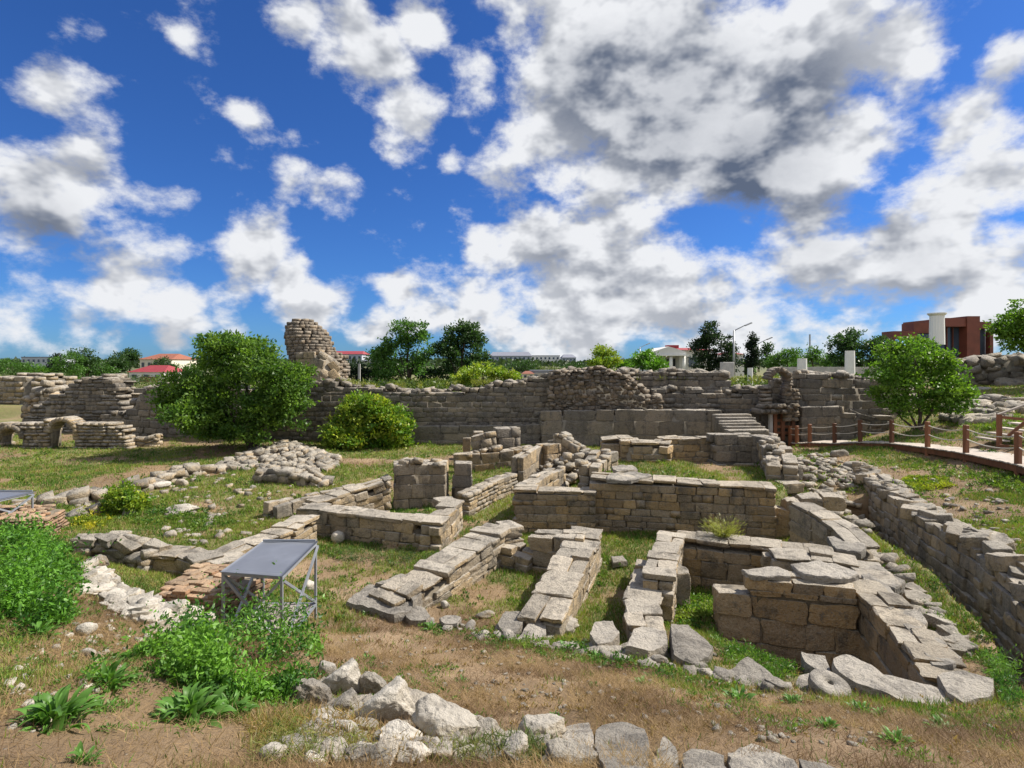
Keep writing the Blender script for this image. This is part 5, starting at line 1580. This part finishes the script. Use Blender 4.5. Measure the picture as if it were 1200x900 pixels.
def undergrowth(label, l, r_, d0, d1, h, n, c1, c2):
    px = rng.uniform(l, r_, n); d = rng.uniform(d0, d1, n); x = (px - 600) / F * d
    g = hz(x, d); hh = h * (.35 + 1.3 * fbm(x, d, .35, 91, 3)) * rng.uniform(0, 1, n) ** .7
    t = np.clip((fbm(x, d, .6, 93, 3) - .35) * 3, 0, 1)[:, None]
    leaf_mesh("undergrowth", np.stack([x, d, g + hh], 1), rng.normal(0, 1, (n, 3)) + np.array([0, 0, .4]), .2, np.array(c1) * (1 - t) + np.array(c2) * t, .6, None, label, 'stuff')
undergrowth("dark green undergrowth behind the fortress wall under the airy tree", 392, 625, 34, 46, .9, 15000, (.03,.06,.018), (.12,.17,.03))
undergrowth("low bushes behind the wall between the rubble core and the stone arch", 640, 905, 36, 52, 0.8, 14000, (.03,.06,.018), (.12,.17,.03))
undergrowth("low bushes on the plateau behind the marble stumps", 905, 1110, 38, 55, 1.0, 10000, (.03,.06,.018), (.10,.15,.03))
undergrowth("scrub on the bank beyond the breached wall at left", -40, 300, 60, 90, 1.6, 14000, (.035,.07,.02), (.10,.14,.03))
# far wooded skyline
def far_wood():
    n = 36000; px = rng.uniform(-60, 1260, n); d = rng.uniform(230, 420, n)
    top = 419 + 7 * fbm(px, px * 0, .02, 61, 4) * 1.2
    h = rng.uniform(0, 1, n)
    x = (px - 600) / F * d; z = H - (top - Y0) * d / F; z = z * (1 - h) + 2.0 * h
    P = np.stack([x, d, z], 1)
    C = np.array([.045, .075, .035]) * (1 - rng.uniform(0, 1, (n, 1)) * .4)
    leaf_mesh("far_wood", P, rng.normal(0, 1, (n, 3)), 2.2, C, .7, None, "dark wooded rise along the whole skyline", 'stuff')
far_wood()

# ================================================================ weeds and plants
def in_poly(n, poly):
    xs = [p[0] for p in poly]; ys = [p[1] for p in poly]
    x = rng.uniform(min(xs), max(xs), n * 3); y = rng.uniform(min(ys), max(ys), n * 3)
    sd = sd_poly(x, y, poly); k = sd < 0
    return x[k][:n], y[k][:n], -sd[k][:n]
def weed_patch(label, poly, n, h, leaf, c1, c2, name="weed_patch", edge=18, aspect=.42, stems=True):
    px, py, sd = in_poly(n, poly)
    x, y, z = gpix(px, py)
    n = len(x)
    per = 14; ns_ = max(10, n // per)
    x, y, z, sd = x[:ns_], y[:ns_], z[:ns_], sd[:ns_]
    hh = h * np.clip(sd / edge, .3, 1) * np.clip(-1.0 + 4.0 * fbm(x, y, 2.2, 71, 4), .12, 2) * rng.uniform(.4, 1.35, ns_)
    if h > .25:
        kp = fbm(x, y, 3.1, 77, 3) > .44
        x, y, z, hh = x[kp], y[kp], z[kp], hh[kp]; ns_ = len(x)
    lx = rng.normal(0, .35, ns_) * hh; ly = rng.normal(-.12, .35, ns_) * hh
    k = np.arange(ns_ * per) // per; t = rng.uniform(.12, 1, ns_ * per)
    sp = leaf * .6
    P = np.stack([x[k] + lx[k] * t ** 1.5 + rng.normal(0, sp, len(k)), y[k] + ly[k] * t ** 1.5 + rng.normal(0, sp, len(k)), z[k] + hh[k] * t], 1)
    N = rng.normal(0, .8, (len(k), 3)) + np.array([0, -.1, .35]) + np.stack([lx[k], ly[k], hh[k]], 1) * 1.5 * (aspect < .3)
    tone = np.clip((fbm(x, y, 4, 73, 3) - .35) * 3 + rng.normal(0, .25, ns_), 0, 1)[k][:, None]
    C = np.array(c1) * (1 - tone) + np.array(c2) * tone
    return leaf_mesh(name, P, N, leaf, C, aspect, None, label, 'stuff')
weed_patch("dense bright green nettle like weeds filling the left edge", [(-10,622),(20,618),(55,630),(85,648),(100,672),(95,705),(85,735),(50,740),(0,742),(-10,740)], 19000, .42, .055, (.035,.11,.018), (.13,.30,.035), edge=12)
weed_patch("big mound of leafy green weeds around the foot of the steel shelter", [(205,755),(225,725),(262,700),(300,705),(330,715),(362,745),(378,765),(372,800),(352,830),(300,838),(255,825),(200,800),(160,780),(120,800),(100,810),(130,780)], 27000, .30, .05, (.04,.115,.02), (.16,.33,.045), edge=12)
weed_patch("grey green feathery weeds beside the shelter legs", [(225,722),(250,700),(285,690),(320,705),(345,735),(330,745),(270,730)], 9000, .42, .05, (.07,.13,.045), (.14,.21,.07), aspect=.2)
weed_patch("tall green weeds at the lower right edge by the trench", [(1160,780),(1199,775),(1199,830),(1185,832),(1165,805)], 4500, .3, .06, (.05,.13,.03), (.13,.25,.05), aspect=.18)
weed_patch("weeds growing on the dark trench floor", [(1080,650),(1110,680),(1150,730),(1190,775),(1190,795),(1150,770),(1110,720),(1080,680)], 900, .10, .05, (.04,.09,.02), (.09,.15,.03))
weed_patch("green weeds inside the shaded pit", [(925,740),(985,735),(1000,760),(960,765),(925,760)], 3200, .30, .05, (.05,.13,.03), (.14,.24,.06))
weed_patch("green weeds before the pit slabs", [(830,745),(880,758),(940,775),(930,795),(900,800),(850,775)], 5500, .16, .06, (.06,.15,.02), (.17,.26,.05), aspect=.2)
weed_patch("green grass on the floor of the left room", [(430,595),(465,585),(520,598),(500,606),(450,603)], 3500, .14, .06, (.05,.14,.02), (.12,.25,.03), aspect=.2)
weed_patch("weeds along the foot of the left room's front wall", [(375,650),(400,640),(520,648),(525,660),(470,668),(400,660)], 5500, .14, .05, (.05,.10,.03), (.13,.19,.06), aspect=.2)
weed_patch("weeds round the row of slab ends in the foreground", [(480,728),(600,745),(700,762),(780,785),(860,805),(850,815),(760,795),(680,778),(580,760),(500,745)], 6000, .10, .05, (.05,.13,.02), (.15,.24,.04), edge=8)
weed_patch("weeds between the long wall and the block in the right room", [(795,690),(840,700),(835,735),(800,740),(790,720)], 3500, .14, .06, (.06,.15,.02), (.2,.27,.05))
weed_patch("yellow flowered weeds on the meadow at left", [(80,600),(110,595),(135,608),(120,622),(95,622),(80,612)], 4200, .2, .06, (.12,.2,.02), (.5,.45,.03))
weed_patch("green weeds around the meadow shrub and boulders", [(100,600),(190,592),(240,600),(280,615),(230,625),(160,615),(120,612)], 5500, .14, .07, (.05,.13,.02), (.16,.24,.04))
weed_patch("bright yellow green weeds on the terrace above the trench", [(1060,560),(1105,560),(1120,572),(1080,578),(1055,570)], 2600, .15, .08, (.12,.2,.02), (.33,.36,.04))
weed_patch("green grass slope below the ridge beside the multi stemmed tree", [(1110,475),(1199,465),(1199,500),(1160,508),(1110,500)], 6000, .14, .14, (.08,.15,.02), (.2,.28,.05), aspect=.2)
weed_patch("green weeds in the grass between boardwalk and retaining wall", [(1030,545),(1100,545),(1199,560),(1199,580),(1110,560)], 3500, .1, .08, (.06,.14,.02), (.18,.26,.04), aspect=.3)
weed_patch("weeds round the lower right edge of the ledge slabs", [(1050,690),(1090,700),(1150,760),(1190,800),(1170,800),(1110,760)], 5000, .10, .05, (.06,.14,.02), (.2,.26,.05), aspect=.25)
weed_patch("dry and green weeds along the left bank of the hollow", [(120,660),(180,700),(240,720),(230,700),(160,665),(130,655)], 2500, .12, .05, (.09,.15,.03), (.3,.27,.09), aspect=.2)
weed_patch("dry grass tufts between the white boulders at the bottom", [(290,850),(380,840),(460,870),(600,890),(700,899),(500,899),(300,899)], 7000, .10, .07, (.30,.20,.08), (.16,.2,.05), aspect=.08)
weed_patch("grey green tall grass at the bottom centre edge", [(545,885),(640,880),(660,899),(540,899)], 3500, .14, .08, (.09,.13,.04), (.2,.22,.09), aspect=.08)

def sprinkle(label, n, y0, y1, leaf, c1, c2, seed, R=.05, thr=.5, per=22):
    y = rng.uniform(y0, y1, n * 4); x = rng.uniform(-1, 1, n * 4) * (y * .95)
    k = fbm(x, y, .9, seed, 3) > thr; x, y = x[k][:n], y[k][:n]; m = len(x)
    sz = rng.uniform(.4, 1.5, m) * R; q = np.arange(m * per) // per
    a = rng.uniform(0, 6.28, m * per); rr = rng.uniform(0, 1, m * per) ** .7
    X = x[q] + np.cos(a) * rr * sz[q]; Yv = y[q] + np.sin(a) * rr * sz[q]
    Z = hf(X, Yv) + sz[q] * (1 - rr) * rng.uniform(.2, 1.1, m * per)
    N = np.stack([np.cos(a) * rr, np.sin(a) * rr, np.full(m * per, .55)], 1) + rng.normal(0, .2, (m * per, 3))
    t = rng.uniform(0, 1, (m, 1))[q]; C = np.array(c1) * (1 - t) + np.array(c2) * t
    leaf_mesh("small_weeds", np.stack([X, Yv, Z], 1), N, leaf, C, .35, None, label, 'stuff')
sprinkle("small green weeds dotted over the bare foreground earth", 800, 3.2, 8.6, .032, (.06,.15,.025), (.16,.26,.05), 101, .06, .5)
sprinkle("green weeds and herbs dotted through the rooms", 700, 8.5, 15, .06, (.05,.13,.02), (.17,.25,.04), 103, .08, .45)
sprinkle("darker green clumps dotted over the left meadow and right terrace", 600, 14, 27, .10, (.05,.12,.02), (.18,.25,.04), 105, .16, .45)
sprinkle("dead brown stalk clumps over the foreground", 600, 3.7, 9, .034, (.17,.10,.045), (.34,.24,.12), 107, .045, .45, 16)
def bent_leaf(L, Wd, seed):
    r = random.Random(seed); V = []; Fc = []; n = 5
    for k in range(n + 1):
        t = k / n; wv = Wd * math.sin(math.pi * min(t * .92 + .08, 1)) ** .8 * .5
        x = L * t; z = .42 * L * math.sin(t * 1.9) - .25 * L * t * t
        for s_ in (-1, 0, 1): V.append((x, s_ * wv, z + (abs(s_) * wv * .35)))
    for k in range(n):
        for j in (0, 1):
            a = k * 3 + j; Fc.append((a, a + 1, a + 4, a + 3))
    me = np_mesh("leaf", V, Fc, np.tile(np.array([[.10, .22, .04]]) * (1 + .25 * r.uniform(-1, 1)), (len(V), 1)), smooth=True)
    me.materials.append(M_leaf); return me
LEAVES = [bent_leaf(1, .17 + .035 * i, i) for i in range(5)]
def broad_plant(label, px, py, rpx, n, name="leafy_plant"):
    g = G(px, py); d = g.y; R = rpx * d / F
    root = empty(name, g - Vector((0, 0, .02)), label, "weed"); r = random.Random(px * 13 + py)
    for k in range(min(int(n * 1.6), 130)):
        o = bpy.data.objects.new("leaf", LEAVES[k % 5]); COL.objects.link(o); o.parent = root
        s = R * r.uniform(.3, .85); a = r.uniform(0, 6.28); q = R * .6 * r.random()
        o.location = (q * math.cos(a), q * math.sin(a), R * .5 * (1 - q / (R * .45 + 1e-6)) * r.random()); o.rotation_euler = (r.uniform(-.5, .5), -r.uniform(-.1, 1.0), a)
        o.scale = (s, s * r.uniform(.8, 1.2), s)
for a in [("broad leaved weed with long drooping leaves at the lower left", 62, 850, 44, 85), ("broad leaved weed at the front of the green mound", 222, 845, 44, 95),
          ("leafy weed linking the lower left weed to the mound", 128, 808, 30, 55), ("smaller leafy weed under the mound on the left", 118, 835, 20, 32), ("leafy weed on the brown slope below the nettles", 45, 748, 24, 44),
          ("leafy weed at the right side of the mound", 268, 840, 30, 55), ("low leafy weed at the bottom left edge", 95, 897, 24, 34), ("dark glossy weed standing alone by the pointed slab", 866, 825, 22, 48),
          ("narrow dark upright weed in the bare earth below the slabs", 753, 802, 12, 26), ("small green weed in the bare earth, foremost near the flat edge stones", 650, 845, 13, 24), ("tiny pale weed alone in the bare earth at left", 431, 774, 10, 20),
          ("tiny dark weed right of the tiny pale weed", 444, 782, 6, 12), ("blue green tuft in the middle of the bare earth", 541, 800, 11, 22), ("small weed in the bare earth beside the narrow dark weed", 695, 805, 8, 16),
          ("dark weed below the millstone", 970, 855, 16, 34), ("green weed left of the millstone", 928, 826, 16, 34), ("weed between the millstone and the wedged block", 1010, 835, 16, 30), ("flat dark weed low on the earth at lower right", 1050, 872, 20, 34),
          ("brownish round weed at the lower right", 1105, 858, 20, 40), ("small dull weed near the lower right corner", 1155, 880, 12, 22), ("leafy weed right of the millstone", 1030, 840, 14, 26), ("dark weed before the slab left of the long wall", 700, 775, 14, 26),
          ("leafy weed below the white boulder heap at left", 322, 862, 16, 28), ("weed in the grass at the left low wall foot", 505, 740, 14, 26), ("green plant on the middle room floor by its block wall", 618, 668, 10, 22), ("weed beside the pitted grey boulder", 665, 765, 16, 28),
          ("small weed at the shoulder of the bare earth, left", 575, 757, 10, 18), ("weed among rocks at bottom left of heap", 330, 885, 14, 22)]:
    broad_plant(*a)
# feathery weed on the front wall
p = W(847, 634, .76)
n = 1500; t = rng.uniform(0, 1, n); a = rng.uniform(0, 6.28, n); rr = .45 * t * rng.uniform(.3, 1, n)
P = np.stack([p.x + rr * np.cos(a), p.y + rr * np.sin(a) * .7, p.z + .02 + .42 * t ** .7 * rng.uniform(.3, 1, n)], 1)
o = leaf_mesh("feathery_weed", P, np.stack([np.cos(a), np.sin(a), np.full(n, .9)], 1), .09, np.tile(np.array([[.26, .27, .08]]), (n, 1)), .12, None, "pale feathery weed growing on top of the square block front wall")
o['category'] = "weed"
# weeds on top of the fortress wall
px = np.concatenate([rng.uniform(395, 600, 2600), rng.uniform(720, 1000, 1800)]); ppy = np.interp(px, [395, 440, 600, 720, 850, 1000], [448, 455, 448, 444, 446, 444]) + rng.normal(0, 1.5, len(px))
k = fbm(px, px * 0, .05, 81, 3) > .48; px = px[k]; ppy = ppy[k]; d = 28.9 + rng.uniform(-.4, .4, len(px))
P = np.stack([(px - 600) * d / F, d, H - (ppy - Y0) * d / F], 1)
leaf_mesh("wall_top_weeds", P, rng.normal(0, .6, (len(P), 3)) + np.array([0, 0, 1]), .22, np.tile(np.array([[.2, .22, .05]]), (len(P), 1)), .2, None, "dry yellow green weeds along the top of the fortress wall", 'stuff')

# ================================================================ buildings beyond the wall
def boxo(name, parent, c, s, mat, rz=0, bevel=0):
    bm = bmesh.new(); boxb(bm, (0, 0, 0), s); o = done(bm, name, parent, mat, bevel); o.location = c; o.rotation_euler = (0, 0, rz); return o
def hip_roof(name, parent, c, sx, sy, h, mat, ridge=.4):
    V = [(-sx/2,-sy/2,0),(sx/2,-sy/2,0),(sx/2,sy/2,0),(-sx/2,sy/2,0),(-sx*ridge/2,0,h),(sx*ridge/2,0,h)]
    me = bpy.data.meshes.new(name); me.from_pydata(V, [], [(0,1,5,4),(1,2,5),(2,3,4,5),(3,0,4),(3,2,1,0)]); o = link(name, me, parent, mat); o.location = c; return o
def building(label, l, r_, top, bot, d, depth, wallm, roofm, storeys=2, bays=4, roof='hip', roofpx=6, cat="house", name="house", zb=None, ridge=.4):
    a = WD(l, bot, d); b = WD(r_, top, d); w_ = b.x - a.x; hh = b.z - a.z
    zb = a.z if zb is None else zb
    root = empty(name, ((a.x + b.x) / 2, d + depth / 2, zb), label, cat)
    rh = roofpx * d / F; bh = b.z - zb - (rh if roof == 'hip' else 0)
    boxo("wall", root, (0, 0, bh / 2 - .5), (w_, depth, bh + 1), wallm)
    if roof == 'hip': hip_roof("roof", root, (0, 0, bh + .003), w_ * 1.07, depth * 1.07, rh, roofm, ridge)
    else: boxo("roof", root, (0, 0, bh + .15), (w_ * 1.02, depth * 1.02, .3), roofm)
    sh = hh / storeys if roof != 'hip' else (hh - rh) / storeys
    for s in range(storeys):
        for k in range(bays):
            x = -w_ / 2 + w_ * (k + .5) / bays; z = bh - sh * (s + .5)
            f = boxo("window", root, (x, -depth / 2 - .02, z), (w_ / bays * .5, .12, sh * .5), wallm)
            boxo("pane", f, (0, -.05, 0), (w_ / bays * .42, .08, sh * .42), M_glass)
    return root
building("grey flats with a dark stairwell strip on the far left skyline", 25, 60, 419, 442, 210, 12, M_gwall, M_groof, 3, 6, 'flat', cat="flats", name="apartment_block")
rh = building("white house with a bright red roof in the gap of the wall", 151, 192, 428, 456, 105, 8, M_wwall, M_rroof, 2, 3, 'hip', 8, ridge=.5)
boxo("porch", rh, (.6, -4.2, 1.3), (3.2, .5, 2.0), M_oroof)
building("larger house with an orange tiled roof above the red roofed house", 164, 201, 414, 434, 150, 12, M_cream, M_oroof, 1, 5, 'hip', 7, ridge=.6)
building("distant block with terracotta roof right of the tower stump", 385, 424, 411, 432, 260, 14, M_gwall, M_rroof, 2, 7, 'hip', 4, cat="flats", name="apartment_block", ridge=.8)
building("small distant house with dark roof left of the airy tree", 426, 442, 418, 434, 250, 12, M_cream, M_groof, 2, 3, 'hip', 5)
building("leftmost of the three distant city blocks right of the dense tree", 575, 622, 412, 434, 330, 16, M_gwall, M_groof, 3, 9, 'hip', 5, cat="flats", name="apartment_block", ridge=.85)
building("middle pale distant city block", 622, 656, 417, 434, 340, 16, M_wwall, M_groof, 3, 7, 'flat', cat="flats", name="apartment_block")
building("small right hand distant city block with mansard roof", 659, 675, 415, 434, 320, 14, M_gwall, M_groof, 3, 4, 'hip', 4, cat="flats", name="apartment_block", ridge=.6)
building("low red roofed shed peeping over the wall left of the rubble core", 612, 626, 435, 444, 60, 4, M_cream, M_oroof, 1, 2, 'hip', 3)
building("long low pale roof behind the wall near the rubble core", 622, 656, 437, 444, 62, 4, M_concrete, M_groof, 1, 3, 'flat', name="shed")
building("small red roofed house behind the cypress", 853, 872, 412, 432, 75, 6, M_wwall, M_rroof, 1, 3, 'hip', 3)
def gabled():
    d = 72; base = WD(798, 442, d)
    root = empty("gabled_house", base, "white house with classical gable and columned porch beside the black conifer", "house")
    s = d / F
    X = lambda px: (px - 798) * s
    Z = lambda py: (442 - py) * s
    w0, w1 = X(764), X(829)
    boxo("wall", root, ((X(800) + w1) / 2 + .4, 4.6, Z(410) / 2), (w1 - X(800) + 1, 7, Z(410)), M_wwall)
    boxo("wall", root, ((w0 + X(800)) / 2, 5.6, Z(414) / 2), (X(800) - w0, 5, Z(414) - .02), M_wwall)
    # pediment
    V = []; dep = 7.6
    pts = [(w0 - .2, Z(417)), (w0 - .2, Z(413)), (X(785), Z(406)), (w1 - X(829) + X(803), Z(411)), (X(803), Z(417))]
    pts = [(w0 - .2, Z(416)), (X(804), Z(416)), (X(804), Z(412)), (X(784), Z(406)), (w0 - .2, Z(413))]
    for y in (0, dep): V += [(x, y, z) for x, z in pts]
    n = 5; Fc = [tuple(range(n)), tuple(range(2 * n - 1, n - 1, -1))] + [(i, i + n, (i + 1) % n + n, (i + 1) % n) for i in range(n)]
    me = bpy.data.meshes.new("gable"); me.from_pydata(V, [], Fc); link("gable", me, root, M_wwall)
    boxo("cornice", root, ((w0 + X(804)) / 2, -.12, Z(416.3)), (X(804) - w0 + .6, .25, .16), M_marble)
    for px in (769, 787, 802):
        bm = bmesh.new(); tube(bm, Vector((X(px), .3, 0)), Vector((X(px), .3, Z(417))), .26, .22, 14); done(bm, "column", root, M_marble, smooth=True)
    boxo("doorway", root, (X(794), 3.0, 1.2), (1.3, .2, 2.4), M_dark)
    boxo("window", root, (X(777), 3.0, 1.7), (1.0, .2, 1.5), M_glass)
    boxo("window", root, (X(815), 1.0, Z(424)), (1.1, .2, 1.3), M_glass)
    hip_roof("roof", root, (X(818), 4.6, Z(410)), 5.4, 8, .4, M_rroof)
    boxo("chimney", root, (X(803), 6, Z(408)), (1.6, 1.2, 1.2), M_rroof)
gabled()
def pavilion():
    d = 50; base = WD(1100, 428, d); s = d / F
    root = empty("pavilion", base, "rust red clad pavilion with open frame and dark glass on the ridge", "pavilion")
    X = lambda px: (px - 1100) * s
    Z = lambda py: (428 - py) * s
    def fr(nm, l, r_, t, b, y0, y1, mt): return boxo(nm, root, ((X(l) + X(r_)) / 2, (y0 + y1) / 2, (Z(t) + Z(b)) / 2), (X(r_) - X(l), y1 - y0, Z(t) - Z(b)), mt)
    fr("canopy", 1047, 1075, 388, 397, 0, 1.6, M_rust)
    fr("canopy", 1073, 1108, 378, 390, .2, 1.8, M_rust)
    fr("post", 1043, 1049, 397, 430, 0, .5, M_rust)
    fr("wall_panel", 1104, 1130, 373, 383, -.4, 5, M_rust)
    fr("wall_panel", 1128, 1143, 371, 428, -.5, 5.4, M_rust)
    fr("glazing", 1106, 1128, 383.2, 428, .4, 4.8, M_glass)
    fr("wall_panel", 1143.2, 1162, 377, 385, 0, 5, M_rust)
    fr("glazing", 1143.2, 1160, 385.2, 428, .5, 4.8, M_glass)
    fr("post", 1159, 1163, 385.2, 428, -.1, .4, M_rust)
    fr("back_wall", 1060, 1104, 404, 430, 2.4, 2.8, M_wwall)
    for px in (1112, 1119): fr("mullion", px, px + 1, 383.4, 428, .25, .38, M_rust)
pavilion()
def stump(label, px, t, b, w_, d, cap=False):
    base = WD(px, b + 8, d); s = d / F; r = w_ * s / 2; hh = (b + 8 - t) * s
    root = empty("marble_column", base, label, "column")
    bm = bmesh.new(); n = 32; rings = []
    for k in range(7):
        z = hh * k / 6; R = r * (1.05 - .08 * k / 6)
        rings.append([bm.verts.new((R * (1 - (.045 if i % 2 else 0)) * math.cos(2 * math.pi * i / n), R * (1 - (.045 if i % 2 else 0)) * math.sin(2 * math.pi * i / n), z)) for i in range(n)])
    for k in range(6):
        for i in range(n): bm.faces.new((rings[k][i], rings[k][(i + 1) % n], rings[k + 1][(i + 1) % n], rings[k + 1][i]))
    bm.faces.new(rings[-1])
    done(bm, "shaft", root, M_marble)
    if cap:
        bm = bmesh.new(); tube(bm, Vector((0, 0, hh)), Vector((0, 0, hh + .12)), r * 1.0, r * 1.25, 24); tube(bm, Vector((0, 0, hh + .122)), Vector((0, 0, hh + .2)), r * 1.28, r * 1.28, 24); done(bm, "capital", root, M_marble)
stump("tall white fluted column with capital before the rust red pavilion", 1098, 370, 396, 15, 42, True)
stump("first short white marble stump right of the stone arch", 940, 420, 435, 10.5, 34)
stump("second short white marble stump, taller, left of the multi stemmed tree", 996, 411, 430, 10.5, 36)
stump("white gatepost stump between the lamp post and the arch", 879, 431, 444, 6, 38)
def low_plinth():
    base = WD(1000, 434, 37)
    boxo_ = boxo("pale_kerb", None, (base.x - 1.3, 37.3, base.z), (7, .5, .45), M_concrete); tag(boxo_, "long pale kerb running under the marble stumps", "kerb")
    b2 = WD(812, 438, 36); o = boxo("white_block", None, (WD(852, 434, 34).x, 34, WD(852, 434, 34).z), (.7, .5, 1.0), M_concrete, 0, .02); tag(o, "small pale cube block on the wall top by the conifer", "block")
low_plinth()
def lamp(label, px, top, bot, d, arm=1):
    base = WD(px, bot, d); hh = (bot - top) * d / F
    root = empty("street_lamp", base, label, "street lamp")
    bm = bmesh.new(); tube(bm, Vector((0, 0, 0)), Vector((0, 0, hh)), .13, .07, 10); done(bm, "pole", root, M_lampm, smooth=True)
    bm = bmesh.new(); tube(bm, Vector((0, 0, hh - .05)), Vector((arm * 1.0, 0, hh + .45)), .05, .04, 8); done(bm, "arm", root, M_lampm)
    bm = bmesh.new(); boxb(bm, (0, 0, 0), (.7, .3, .12)); o = done(bm, "lamp_head", root, M_lampm, .03); o.location = (arm * 1.3, 0, hh + .55); o.rotation_euler = (0, -.4 * arm, 0)
lamp("tall street lamp leaning out beside the conifer", 860, 387, 444, 50, 1)
lamp("thinner street lamp right of the cypress", 889, 402, 436, 66, 1)
lamp("far street lamp on the skyline left of the gabled house", 750, 407, 432, 90, 1)
o = boxo("antenna_mast", None, WD(949, 408, 120), (.25, .25, 6), M_lampm); tag(o, "thin mast on the skyline above the far green tree", "mast")
o = boxo("garden_pole", None, WD(421, 440, 38), (.14, .14, 1.6), M_concrete); tag(o, "short pale pole standing on the wall top right of the tower stump", "pole")

GROUPS = {'ruined_wall': 'low ruined walls of the excavated rooms', 'fortress_wall': 'stretches of the long fortress wall', 'gate_wall': 'stretches of wall beside the gate', 'tower_facing': 'facings of the tower stump',
          'stone_block': 'loose cut stone blocks', 'stone_slab': 'flat stone slabs at the feet of the walls', 'boulder': 'loose boulders', 'rock_outcrop': 'rock outcrops of the ridge', 'stone_ball': 'stone balls in the grass',
          'steel_shelter': 'steel exhibit shelters', 'brick_plinth': 'brick plinths beside the shelters', 'tree': 'trees around and beyond the fortress wall', 'leafy_plant': 'leafy weeds in the foreground',
          'apartment_block': 'distant apartment blocks', 'house': 'houses beyond the wall', 'marble_column': 'white marble columns and stumps', 'street_lamp': 'street lamps beyond the wall',
          'rubble_heap': 'heaps of rubble', 'scattered_stones': 'stones strewn over the ground', 'stone_staircase': 'block stairs'}
for o in list(scene.objects):
    if o.parent is None and o.get('category') and 'group' not in o:
        k = o.name.split('.')[0]
        if k in GROUPS: o['group'] = GROUPS[k]
